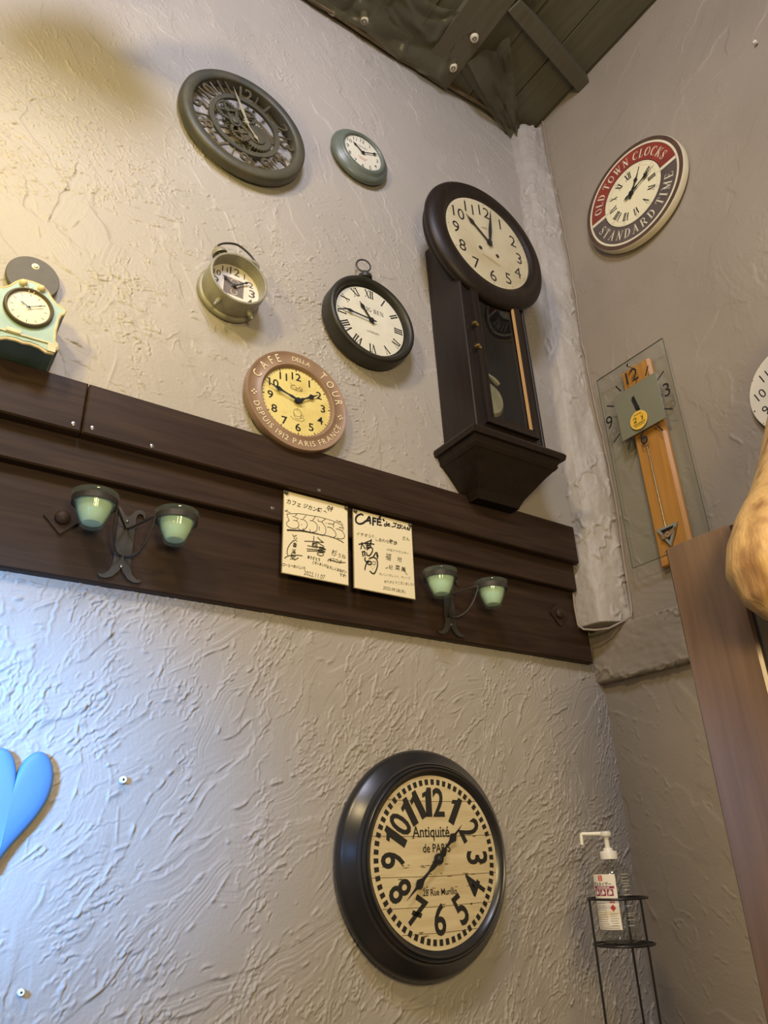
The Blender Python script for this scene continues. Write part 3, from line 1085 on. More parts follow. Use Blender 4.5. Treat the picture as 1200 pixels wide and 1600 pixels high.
# ---- openwork gear clock
A = thing('wall_clock', 'large openwork clock with metal ring, cut-out numerals and exposed gears', 'clock', (.485, 1.293, 2.976), 'back', tilt=2)
M_GUN = mat('weathered_gunmetal', (0.060, 0.060, 0.042), 0.5, 0.2, 0, 18, c2=(0.090, 0.080, 0.050), bump=.3, bscale=60)
M_RUST = mat('rusty_brass', (0.13, 0.105, 0.06), 0.5, 0.3, 0.5, 20)
MB().lathe([(.1455, .012), (.1455, .030), (.149, .034), (.170, .034), (.1755, .030), (.1775, .020), (.1775, .008), (.170, .003), (.150, .003), (.1455, .012)], n=110).build('outer_ring', M_GUN, A, smooth=50)
MB().lathe([(.088, .018), (.088, .026), (.101, .026), (.101, .018), (.088, .018)], n=90).build('inner_ring', M_GUN, A)
for k in range(1, 13):
    a = radians(k * 30)
    nm = MB().text(str(k), .060, .1235 * sin(a), .1235 * cos(a), .0250, 0, .014, .95 if k < 10 else .8, k * 30)
    o = nm.build('numeral', M_RUST, A, smooth=0)
    sol = o.modifiers.new('solidify', 'SOLIDIFY')
    sol.thickness = .004
for k in range(6):
    b = radians(k * 60 + 15)
    MB().tube([(.099 * sin(b), .099 * cos(b), .021), (.148 * sin(b), .148 * cos(b), .021)], .0024, n=6).build('spoke', M_RUST, A)


def gear(cx, cy, r, teeth, z0, z1, material, spokes=0):
    n = teeth * 4
    pts = []
    for i in range(n):
        q = r if i % 4 in (0, 1) else r * .90
        pts.append((cx + q * cos(2 * pi * i / n), cy + q * sin(2 * pi * i / n)))
    g = MB()
    if spokes:
        inner = [(cx + r * .70 * cos(2 * pi * i / n), cy + r * .70 * sin(2 * pi * i / n)) for i in range(n)]
        vs = [(x, y, z) for z in (z0, z1) for lst in (pts, inner) for x, y in lst]
        fs = []
        for i in range(n):
            j = (i + 1) % n
            fs += [(i, j, n + j, n + i), (2 * n + i, 2 * n + j, 3 * n + j, 3 * n + i), (i, j, 2 * n + j, 2 * n + i), (n + i, n + j, 3 * n + j, 3 * n + i)]
        g.add(vs, fs)
        for k in range(spokes):
            a = 2 * pi * k / spokes + .4
            c, s_ = cos(a), sin(a)
            w_ = r * .09
            g.prism([(cx + x * c - y * s_, cy + x * s_ + y * c) for x, y in ((0, -w_), (r * .75, -w_), (r * .75, w_), (0, w_))], z0, z1)
        g.lathe([(0, z0 - .001), (r * .24, z0 - .001), (r * .24, z1 + .002), (0, z1 + .002)], c=(cx, cy, 0), n=24)
    else:
        g.prism(pts, z0, z1)
        g.lathe([(0, z1), (r * .55, z1), (r * .55, z1 + .003), (r * .3, z1 + .004), (0, z1 + .004)], c=(cx, cy, 0), n=32)
    return g.build('gear', material, A, smooth=0)


gear(-.052, .028, .034, 26, .020, .024, M_GUN, 4)
gear(-.008, .006, .046, 32, .014, .018, M_GUN, 5)
gear(.032, -.022, .046, 34, .020, .025, M_GUN)
gear(-.014, -.036, .030, 22, .024, .028, M_RUST, 4)
gear(.018, -.062, .026, 20, .014, .018, M_GUN, 3)
gear(.006, .036, .026, 20, .024, .028, M_GUN, 3)
gear(-.030, -.008, .018, 16, .027, .030, M_GUN)
fr = MB()
for a, b, c in ((0, .092, .013), (72, .092, .010), (130, .092, .014), (205, .092, .010), (290, .092, .012)):
    ra = radians(a)
    fr.prism([(x * cos(ra) - y * sin(ra), x * sin(ra) + y * cos(ra)) for x, y in ((0, -c / 2), (b, -c / 3), (b, c / 3), (0, c / 2))], .010, .014)
fr.lathe([(0, .006), (.026, .006), (.026, .014), (0, .014)], n=40)
fr.build('movement_plate', M_GUN, A, smooth=0)
M_SILV = mat('pale_metal', (0.62, 0.58, 0.42), 0.35, 0.6)
hand('minute_hand', .118, .010, 339, .036, M_SILV, A, .018, 'lance')
hand('hour_hand', .060, .011, 143, .033, M_SILV, A, .014, 'spade')

# ---- alarm-clock shaped wall clock
A = thing('alarm_clock', 'grey-green twin-bell alarm clock hung on the wall, with deep rim and grey square on dial', 'clock', (.481, 1.296, 2.413), 'back')
M_PALE = mat('worn_grey_green', (0.27, 0.26, 0.185), 0.4, 0, 0, 45, c2=(0.21, 0.20, 0.15), spec=.6)
MB().lathe([(0, .001), (.073, .001), (.0755, .004), (.0755, .012), (.0735, .015), (.0690, .016), (.0690, .020), (.0700, .022), (.0700, .066), (.0690, .0705), (.0665, .0715), (.0640, .0705), (.0632, .066), (.0625, .040), (.0625, .036), (0, .036)], n=90).build('case', M_PALE, A, smooth=45)
d = MB().disc(.0625, .0366, 0, n=72)
d.box(-.0245, .0245, -.0245, .0245, .0366, .0368, 2)
d.ring(.010, .0112, .0369, 3, c=(.002, .0125))
d.ring(.007, .0085, .0369, 3, c=(.001, -.014))
for k in range(1, 13):
    a = radians(k * 30)
    big = k % 3 == 0
    q = .0455 if big else .0485
    d.text(str(k), .030 if big else .0215, q * sin(a), q * cos(a), .0369, 1, .012, 1.35 if k in (3, 9, 6) else 1.05)
d.build('dial', [mat('offwhite_dial', (.70, .66, .58), .5, 0, .08, 30), mat('grey_numerals', (.10, .085, .075), .5), mat('grey_square', (.20, .165, .15), .6, 0, .3, 60, stretch=(8, 1, 1)), mat('pale_print', (.55, .50, .45), .5)], A)
hand('hour_hand', .036, .007, 303, .040, M_BLACK, A, .008)
hand('minute_hand', .047, .0065, 53, .042, M_BLACK, A, .009)
for sx_ in (-1, 1):
    a = radians(28 * sx_)
    bx = MB().lathe([(0, .019), (.006, .0185), (.013, .0155), (.0175, .009), (.0185, .002), (.0178, .002), (.0165, .009), (.012, .0135), (0, .0165)], n=40)
    bx.lathe([(0, -.014), (.003, -.014), (.003, .017), (0, .017)], n=12)
    bx.lathe([(0, .027), (.003, .026), (.0045, .0225), (.003, .019), (0, .0185)], n=14)
    vs = []
    for x, y, z in bx.v:
        yy, zz = z + .083, -y + .040
        vs.append((x * cos(a) + yy * sin(a), -x * sin(a) + yy * cos(a), zz))
    bx.v = vs
    bx.build('bell', M_PALE, A, label='worn bell, ' + ('left one' if sx_ < 0 else 'right one'))
    b = radians(180 - 30 * sx_)
    lg = MB()
    dirv = Vector((sin(b), cos(b), 0))
    p0 = dirv * .066 + Vector((0, 0, .046))
    lg.tube([p0 + dirv * t for t in (0, .006, .018, .019, .0265)], [.0058, .0062, .0056, .0040, .0028], n=14)
    lg.build('leg', M_PALE, A)
hp = [(.050 * sin(t), .098 + .030 * cos(t) - .010 * abs(sin(t)), .040) for t in np.linspace(-1.45, 1.45, 22)]
MB().tube(hp, .0026, n=8).build('handle', M_IRON, A)

# ---- grandfather style wall clock
A = thing('pendulum_clock', 'tall dark wooden wall clock with round head and glazed pendulum case, beside the corner pillar', 'clock', (1.2235, 1.296, 2.55), 'back', tilt=1.3)
cs = MB()
cs.box(-.1225, -.1085, -.366, .322, 0, .118)
cs.box(.1085, .1225, -.366, .322, 0, .118)
cs.box(-.1085, .1085, -.366, .322, 0, .008)
cs.box(-.1225, .1225, .322, .33, 0, .118)
cs.box(-.1225, .1225, -.376, -.366, 0, .118)
cs.box(-.1225, -.088, -.376, .33, .118, .128)
cs.box(.092, .1225, -.376, .33, .118, .128)
cs.box(-.088, .092, -.376, -.335, .118, .128)
cs.box(-.088, .092, .115, .33, .118, .128)
for xx in (-.1185, .1185):
    cs.tube([(xx, -.37, .128), (xx, .22, .128)], .0045, n=10)
cs.build('case', M_CASE, A, smooth=30)
dr = MB()
x0, x1, y0, y1 = -.090, .094, -.338, .120
wv = .021
for q in ((x0, x0 + wv, y0, y1), (x1 - wv, x1, y0, y1), (x0 + wv, x1 - wv, y0, y0 + wv), (x0 + wv, x1 - wv, y1 - wv, y1)):
    dr.box(q[0], q[1], q[2], q[3], .126, .140)
for q in ((x0 + wv - .004, x0 + wv, y0 + wv, y1 - wv), (x1 - wv, x1 - wv + .004, y0 + wv, y1 - wv)):
    dr.box(q[0], q[1], q[2], q[3], .132, .143)
door = dr.build('door', M_CASE, A, smooth=0)
MB().box(x0 + wv, x1 - wv, y0 + wv, y1 - wv, .130, .132).build('glass', M_DARKGLASS, door, smooth=0)
MB().box(x1 - wv - .0075, x1 - wv - .0005, y0 + wv, y1 - wv, .134, .139).build('lit_strip', mat('lit_gold', (0.50, 0.30, 0.12), .35), door, smooth=0, label='golden strip for the lit inner side of the case')  # strip coloured as the lit inner right side of the case
for yy in (-.028, -.104):
    lt = MB().lathe([(0, .010), (.004, .009), (.0055, .006), (.003, .002), (.006, 0), (.006, -.002)], c=(x0 - .004, yy, .138), n=18)
    lt.box(x0 - .010, x0 + .010, yy - .005, yy + .005, .139, .1415)
    lt.build('latch', M_BRASS, door)
hd = MB().lathe([(0, .096), (.204, .096), (.209, .099), (.211, .104), (.209, .112), (.214, .114), (.2185, .119), (.2240, .127), (.2250, .134), (.2215, .142), (.2120, .150), (.2000, .1555), (.1860, .1575), (.1760, .1565), (.1700, .154), (.1670, .150), (.1620, .148), (.1600, .146), (.150, .145)], c=(0, .304, 0), n=120)
hd.build('head', M_CASE, A, smooth=50)
d = MB().disc(.160, .1462, 0, (0, .304), 90)
M_OLD = mat('aged_dial', (0.60, 0.53, 0.36), 0.5, 0, 0, 7, c2=(0.46, 0.38, 0.23), edge=(.45, .8))
n2 = MB()
arabic(n2, .124, .060, .1466, 1, .000, .95)
for v in n2.v:
    d.v.append((v[0], v[1] + .304, v[2]))
d.f += [tuple(i + 90 for i in f_) for f_ in n2.f]
d.mi += n2.mi
for k in range(60):
    d.disc(.0016 if k % 5 == 0 else .0007, .1466, 1, (.152 * sin(radians(6 * k)), .304 + .152 * cos(radians(6 * k))), 8)
for xx in (-.036, .030):
    d.disc(.0052, .1467, 1, (xx, .268), 16)
    d.ring(.0052, .0072, .1467, 2, c=(xx, .268), n=24)
d.stroke([(-.03, .246), (0, .240), (.035, .232)], [.006, .012, .005], .1465, 3)
d.stroke([(-.02, .356), (0, .362)], [.004, .010], .1465, 3)
d.build('dial', [M_OLD, M_BLACK, M_BRASS, mat('faded_stain', (.42, .32, .18), .6)], A)
h1 = hand('hour_hand', .108, .017, 310.5, .150, M_BLACK, A, .014, 'spade')
h2_ = hand('minute_hand', .140, .013, 9, .153, M_BLACK, A, .016, 'lance')
for q in (h1, h2_):
    q.location = (0, .304, 0)
MB().lathe([(.161, .152), (0, .158)], c=(0, .304, 0), n=70).build('glass', M_PANE, A)
pd = MB()
pd.tube([(-.030, .10, .085), (-.032, -.165, .085)], .0026, n=8)
pd.lathe([(0, .082), (.048, .084), (.056, .090), (.048, .098), (.012, .101), (0, .101)], c=(-.030, -.222, 0), n=40)
pd.build('pendulum', mat('dull_brass', (.50, .44, .28), .4, .3, .3, 20), A)
pf = MB().tube([(-.060 + .030 * t + .010 * sin(6 * t), -.075 - .085 * t, .106) for t in np.linspace(0, 1, 14)], .0035, n=8)
pf.tube([(-.034 + .034 * t, -.155 - .022 * t, .108) for t in np.linspace(0, 1, 6)], [.003, .004, .006, .0065, .007, .005], n=8)
pf.build('gong_scroll', mat('dull_brass', (.45, .38, .22)), A)
tr = MB()


def fr_(hw0, d0, y0_, hw1, d1, y1_):
    tr.frustum((-hw0, hw0, 0, d0), y0_, (-hw1, hw1, 0, d1), y1_, 0, 'y')


fr_(.146, .142, -.362, .150, .148, -.374)
fr_(.160, .158, -.374, .163, .162, -.381)
fr_(.163, .162, -.381, .160, .158, -.394)
fr_(.150, .148, -.394, .143, .140, -.412)
fr_(.146, .143, -.412, .140, .136, -.420)
fr_(.138, .134, -.420, .118, .112, -.442)
fr_(.118, .112, -.442, .098, .088, -.468)
fr_(.098, .088, -.468, .080, .064, -.492)
fr_(.080, .064, -.492, .071, .050, -.512)
fr_(.074, .052, -.500, .073, .050, -.512)
tr.build('bracket', M_CASE, A, smooth=0)

# ---- mint mantel clock at the left end
A = thing('mantel_clock', 'mint ceramic clock with cream scroll edges and small round dial at the left edge', 'clock', (.0795, 1.297, 2.1384), 'back', tilt=2)
half = [(0, .064), (.012, .063), (.020, .060), (.028, .052), (.036, .040), (.046, .030), (.058, .026), (.063, .021), (.062, .014), (.056, .008), (.053, -.004), (.051, -.030), (.052, -.055), (.058, -.060), (.059, -.072), (.055, -.074), (.052, -.083), (.040, -.084), (.028, -.078), (.012, -.076), (0, -.078)]
pts = [(-x, y) for x, y in half[::-1]] + half[1:-1]
M_MINT = mat('mint_glaze', (0.33, 0.46, 0.34), 0.4, 0, 0, 25, c2=(0.25, 0.38, 0.30), spec=.5)
M_EDGE = mat('cream_gold_edge', (0.68, 0.58, 0.34), 0.45, 0, .25, 40)
bd = MB().prism(pts, .002, .070, 0)
bd.build('body', mat('teal_glaze', (0.12, 0.19, 0.19), .4, 0, .3, 20), A, smooth=25)
inn = [(x * .93, y * .93 + .001) for x, y in pts]
MB().prism(inn, .068, .0745, 0).build('front_panel', M_MINT, A, smooth=25)
MB().tube([(x * .965, y * .965, .072) for x, y in pts], .0032, n=8, closed=True).build('edge_trim', M_EDGE, A)
for sx_ in (-1, 1):
    MB().sphere((.0155 * sx_, .0515, .0765), .0072, 0, 16).build('rosette', M_EDGE, A)
    MB().box(.047 * sx_ - .007, .047 * sx_ + .007, -.080, -.064, .0705, .078).build('foot', M_EDGE, A, smooth=0)
MB().tube([(-.012, .043, .077), (-.004, .036, .078), (0, .045, .078), (.004, .036, .078), (.012, .043, .077)], .0024, n=8).build('scroll', M_EDGE, A)
MB().box(-.052, .052, -.0635, -.0605, .0745, .077).box(-.030, -.006, -.062, -.054, .0745, .079).build('moulding', M_EDGE, A, smooth=0)
MB().lathe([(.033, .074), (.0425, .074), (.0425, .079), (.0405, .082), (.038, .0825), (.0365, .0800), (.0355, .076), (.033, .0755)], n=70).build('bezel', M_RUST, A, label='brown brass bezel')
d = MB().disc(.0360, .0762, 0, n=50)
for k in range(12):
    a = radians(k * 30)
    d.stroke([(.0265 * sin(a), .0265 * cos(a)), (.0315 * sin(a), .0315 * cos(a))], .0011, .0765, 1)
d.build('dial', [mat('ivory_dial', (.80, .74, .50), .5), M_BLACK], A)
hand('hour_hand', .018, .003, 298, .0785, M_BLACK, A, .004)
hand('minute_hand', .027, .0025, 63, .0795, M_BLACK, A, .005)
MB().lathe([(.0355, .0785), (0, .0815)], n=40).build('glass', M_PANE_SOFT, A)

# ---- dark round plaque above the mantel clock
A = thing('round_plaque', 'plain dark grey disc with a white screw, behind the top of the mint clock', 'plaque', (.0793, 1.297, 2.2612), 'back')
MB().lathe([(0, .003), (.0478, .003), (.0487, .006), (.0487, .0135), (.0475, .0155), (0, .0155)], n=70).build('disc', mat('slate_grey', (.105, .098, .085), .6, 0, .1, 60), A)
MB().lathe([(0, .0205), (.0022, .0205), (.0040, .0195), (.0050, .0165), (.0068, .0162), (.0072, .0154)], c=(.0, .0265, 0), n=24).build('screw', M_WHITEPL, A, label='white screw head')

# ---- autograph boards
S_1 = [[(0.024,0.747),(0.049,0.739),(0.098,0.737)],[(0.063,0.762),(0.022,0.738)],[(0.05,0.708),(0.123,0.728),(0.251,0.752),(0.4,0.761),(0.549,0.77),(0.697,0.766),(0.797,0.757),(0.886,0.733),(0.931,0.702)],[(0.05,0.708),(0.066,0.672),(0.085,0.64)],[(0.087,0.637),(0.053,0.607),(0.054,0.576),(0.089,0.555),(0.148,0.55),(0.207,0.568),(0.231,0.6),(0.225,0.635),(0.195,0.653),(0.15,0.652)],[(0.134,0.7),(0.228,0.686),(0.195,0.657)],[(0.197,0.736),(0.173,0.709)],[(0.253,0.683),(0.303,0.688),(0.348,0.665),(0.358,0.631),(0.335,0.588),(0.276,0.553),(0.237,0.558),(0.222,0.571)],[(0.336,0.746),(0.297,0.703)],[(0.396,0.698),(0.451,0.7),(0.501,0.673),(0.511,0.636),(0.497,0.586),(0.453,0.562),(0.385,0.553),(0.306,0.559),(0.29,0.58)],[(0.484,0.765),(0.441,0.714)],[(0.524,0.741),(0.525,0.714),(0.574,0.715),(0.629,0.673),(0.645,0.621),(0.626,0.569),(0.582,0.549),(0.513,0.557)],[(0.633,0.762),(0.584,0.721)],[(0.541,0.649),(0.541,0.602)],[(0.399,0.584),(0.404,0.559)],[(0.27,0.623),(0.275,0.619)],[(0.649,0.715),(0.655,0.71)],[(0.664,0.668),(0.728,0.668),(0.788,0.631),(0.803,0.586),(0.769,0.556),(0.71,0.549)],[(0.678,0.714),(0.747,0.719),(0.767,0.707),(0.763,0.682)],[(0.782,0.75),(0.752,0.712)],[(0.807,0.671),(0.857,0.672),(0.911,0.654),(0.941,0.611),(0.931,0.578),(0.877,0.556),(0.818,0.557)],[(0.852,0.699),(0.931,0.702),(0.906,0.669)],[(0.811,0.783),(0.856,0.764),(0.866,0.782),(0.916,0.735)],[(0.056,0.518),(0.208,0.541),(0.385,0.553),(0.552,0.552),(0.7,0.555),(0.847,0.538),(0.921,0.516)],[(0.061,0.509),(0.257,0.538),(0.454,0.548),(0.601,0.549)],[(0.158,0.406),(0.105,0.35),(0.073,0.29),(0.068,0.242),(0.08,0.217)],[(0.033,0.174),(0.09,0.211),(0.206,0.238),(0.289,0.245)],[(0.141,0.474),(0.156,0.453),(0.2,0.477)],[(0.128,0.245),(0.139,0.199),(0.183,0.183),(0.231,0.211)],[(0.319,0.427),(0.456,0.447),(0.607,0.463)],[(0.364,0.38),(0.476,0.384),(0.613,0.4)],[(0.355,0.339),(0.506,0.354),(0.643,0.382)],[(0.36,0.315),(0.506,0.338),(0.624,0.343)],[(0.517,0.32),(0.594,0.333),(0.605,0.307),(0.556,0.291),(0.512,0.303),(0.521,0.322)],[(0.535,0.386),(0.643,0.386),(0.516,0.351),(0.633,0.356)],[(0.459,0.511),(0.455,0.459),(0.437,0.401)],[(0.513,0.509),(0.553,0.485),(0.607,0.463)],[(0.437,0.416),(0.514,0.446),(0.613,0.416)],[(0.674,0.244),(0.688,0.27),(0.727,0.277),(0.703,0.253),(0.742,0.264),(0.82,0.257),(0.946,0.272)],[(0.661,0.902),(0.691,0.944),(0.706,0.919),(0.681,0.898),(0.688,0.879)],[(0.716,0.905),(0.741,0.941),(0.751,0.919),(0.721,0.898),(0.726,0.879)],[(0.278,0.101),(0.316,0.111),(0.322,0.093),(0.279,0.058),(0.332,0.063)]]
S_2 = [[(0.162,0.948),(0.13,0.954),(0.075,0.924),(0.043,0.878),(0.053,0.831),(0.107,0.82),(0.172,0.847)],[(0.178,0.857),(0.227,0.894),(0.271,0.951),(0.281,0.858)],[(0.21,0.879),(0.281,0.903)],[(0.331,0.949),(0.324,0.849)],[(0.331,0.945),(0.379,0.945)],[(0.33,0.904),(0.373,0.907)],[(0.407,0.95),(0.4,0.867),(0.465,0.874)],[(0.407,0.946),(0.461,0.952)],[(0.403,0.908),(0.455,0.913)],[(0.434,0.967),(0.456,0.99)],[(0.499,0.959),(0.515,0.945)],[(0.547,0.905),(0.519,0.896),(0.519,0.875),(0.552,0.885),(0.558,0.94)],[(0.552,0.893),(0.562,0.885)],[(0.576,0.902),(0.607,0.916),(0.596,0.922),(0.576,0.906),(0.584,0.887),(0.619,0.896)],[(0.672,0.944),(0.738,0.948)],[(0.71,0.947),(0.704,0.904),(0.644,0.887)],[(0.743,0.936),(0.781,0.939)],[(0.761,0.937),(0.752,0.896)],[(0.731,0.894),(0.774,0.893)],[(0.797,0.95),(0.785,0.893)],[(0.835,0.944),(0.791,0.916),(0.828,0.897)],[(0.845,0.904),(0.879,0.948),(0.888,0.899)],[(0.856,0.915),(0.888,0.916)],[(0.91,0.899),(0.927,0.94),(0.942,0.898),(0.971,0.944)],[(0.083,0.552),(0.169,0.582),(0.277,0.636)],[(0.132,0.584),(0.126,0.542),(0.115,0.5)],[(0.142,0.561),(0.185,0.511)],[(0.185,0.576),(0.277,0.599),(0.33,0.596)],[(0.201,0.554),(0.277,0.579)],[(0.201,0.53),(0.287,0.552)],[(0.223,0.599),(0.228,0.542)],[(0.288,0.651),(0.265,0.548)],[(0.136,0.463),(0.146,0.411)],[(0.131,0.462),(0.179,0.477),(0.168,0.435),(0.184,0.429)],[(0.211,0.507),(0.265,0.544),(0.303,0.538),(0.297,0.496),(0.253,0.44),(0.21,0.438),(0.205,0.465)],[(0.183,0.401),(0.172,0.37),(0.204,0.343),(0.182,0.299),(0.171,0.248)],[(0.193,0.341),(0.231,0.371)],[(0.306,0.428),(0.36,0.416),(0.38,0.362),(0.363,0.293),(0.325,0.23),(0.293,0.221),(0.251,0.243)],[(0.242,0.398),(0.306,0.428)],[(0.317,0.438),(0.356,0.493),(0.382,0.489),(0.366,0.462),(0.392,0.462),(0.376,0.439),(0.386,0.428)],[(0.22,0.357),(0.268,0.365),(0.273,0.333),(0.225,0.325),(0.22,0.357)],[(0.295,0.369),(0.343,0.376),(0.342,0.343),(0.296,0.336)],[(0.273,0.349),(0.295,0.352)],[(0.273,0.304),(0.276,0.3)],[(0.321,0.311),(0.324,0.307)],[(0.294,0.283),(0.297,0.277)],[(0.806,0.37),(0.837,0.333),(0.87,0.296)],[(0.507,0.319),(0.55,0.338)]]
M_BOARD = mat('cream_card', (0.83, 0.755, 0.52), 0.6, 0, .03, 10)
M_EDGEG = mat('gilt_edge', (0.50, 0.42, 0.22), 0.4, .4)


def sign(x0, x1, z0, z1, strokes, texts, label, wds):
    A = thing('autograph_board', label, 'sign', ((x0 + x1) / 2, 1.302, z0), 'back', 'autograph boards on the beam')
    w_, h_ = x1 - x0, z1 - z0
    mb = MB()
    mb.box(-w_ / 2, w_ / 2, 0, h_, .004, .0072, 2)
    mb.box(-w_ / 2 + .0015, w_ / 2 - .0015, .0015, h_ - .0015, .0072, .0076, 0)
    for i, st in enumerate(strokes):
        wd = wds(i, st)
        q = [((u - .5) * w_, v * h_) for u, v in st]
        if len(q) > 3:
            o = []
            for a in range(len(q) - 1):
                p0, p1, p2, p3 = [Vector(q[max(0, min(len(q) - 1, a + t))]) for t in (-1, 0, 1, 2)]
                for t in (0, .25, .5, .75):
                    o.append(tuple(.5 * (2 * p1 + (p2 - p0) * t + (2 * p0 - 5 * p1 + 4 * p2 - p3) * t * t + (3 * p1 - p0 - 3 * p2 + p3) * t ** 3)))
            q = o + [q[-1]]
        mb.stroke(q, wd, .0079 + .00002 * i, 1)
    for t, u, v, sz, rot, bold, sx_ in texts:
        mb.text(t, sz * h_, (u - .5) * w_, v * h_, .0081, 1, bold, sx_, rot, 'c', .15)
    mb.build('card', [M_BOARD, M_BLACK, M_EDGEG], A, smooth=0)
    return A


T1 = [('カフェ', .15, .868, .072, 2, .012, .9), ('ジカン', .40, .862, .068, 4, .012, .9), ('様', .545, .862, .062, 0, .02, 1), ('へ', .635, .855, .05, 0, .02, 1),
      ('父', .185, .425, .055, -8, .01, 1), ('香', .178, .355, .062, 0, .02, .8), ('溪', .165, .275, .062, 0, .012, .9), ('弐', .155, .205, .072, 0, .012, 1),
      ('鵜', .475, .405, .085, 0, .0, 1), ('飼', .575, .375, .075, 0, .0, 1), ('ありがとう', .462, .245, .042, 2, .03, .8), ('ございました!!', .555, .192, .038, 2, .02, .8),
      ('杉', .775, .365, .085, 6, .0, .9), ('うね', .895, .345, .062, 0, .0, .9), ('コウタ', .815, .272, .055, 4, .01, .9), ('よろしくおねがい', .815, .168, .044, 4, .02, .75), ('です!', .905, .110, .044, 4, .02, .9),
      ('(コーヒーおいしい!)', .165, .098, .042, -2, .02, .78), ('2022.11.07', .475, .048, .075, 2, -.008, .8)]
T2 = [('さん', .885, .775, .060, -4, .0, 1.0), ('イチオシ!!', .190, .690, .056, -4, .0, 1.0), ('しあわせ', .475, .675, .056, -2, .0, .95), ('散歩', .660, .685, .060, 6, .01, 1.0),
      ('HTBアナウンサー', .735, .575, .042, -2, -.004, 1.0), ('福', .565, .478, .100, 4, -.004, .85), ('地', .755, .478, .072, 0, -.004, 1.0), ('妃', .60, .350, .062, 0, .0, 1), ('菜', .715, .362, .070, 0, .006, 1), ('美', .815, .358, .070, 0, .006, 1),
      ('おいしいガレット、クレープ', .665, .247, .038, -3, -.006, .92), ('ありがとうございました!!', .735, .172, .042, -5, -.002, .92), ('2022.09.28(水)', .645, .070, .056, 0, -.004, .95)]
sign(.641, .8035, 1.752, 1.9440, S_1[:-1], T1, 'cream autograph board with a row of petal shapes drawn across it, left of the pair', lambda i, st: .0013 if i < 23 else .0016)
sign(.8175, .984, 1.7495, 1.9420, S_2, T2, 'cream autograph board headed CAFÉ de JIKAN in brush letters, right of the pair', lambda i, st: (.0048 if i < 11 else .0027 if i < 27 else .0030 if i < 41 else .0012))
for x, z, lb in ((.6465, 1.9385, 'grey pin in the left top corner of the petal drawing board'), (.7985, 1.9385, 'grey pin in the right top corner of the petal drawing board'),
                 (.8235, 1.9365, 'grey pin in the left top corner of the CAFÉ de JIKAN board'), (.9785, 1.9365, 'grey pin in the right top corner of the CAFÉ de JIKAN board')):
    o = MB().lathe([(0, .0065), (.0022, .006), (.0040, .004), (.0050, .001), (.0050, -.001), (0, -.001)], n=20).build('push_pin', mat('pewter', (.15, .14, .12), .4, .6), None, loc=(x, 1.2945, z))
    o.rotation_euler = (pi / 2, 0, 0)
    tag(o, lb, 'pin', 'pins on the autograph boards')

# ---- candle sconces with glass cups
M_CUP = glass('green_cup_glass', (0.88, 0.97, 0.94), .04, 1.5, (0.70, 0.86, 0.80), .07)
M_WAX = mat('candle_wax', (0.84, 0.86, 0.72), .5)


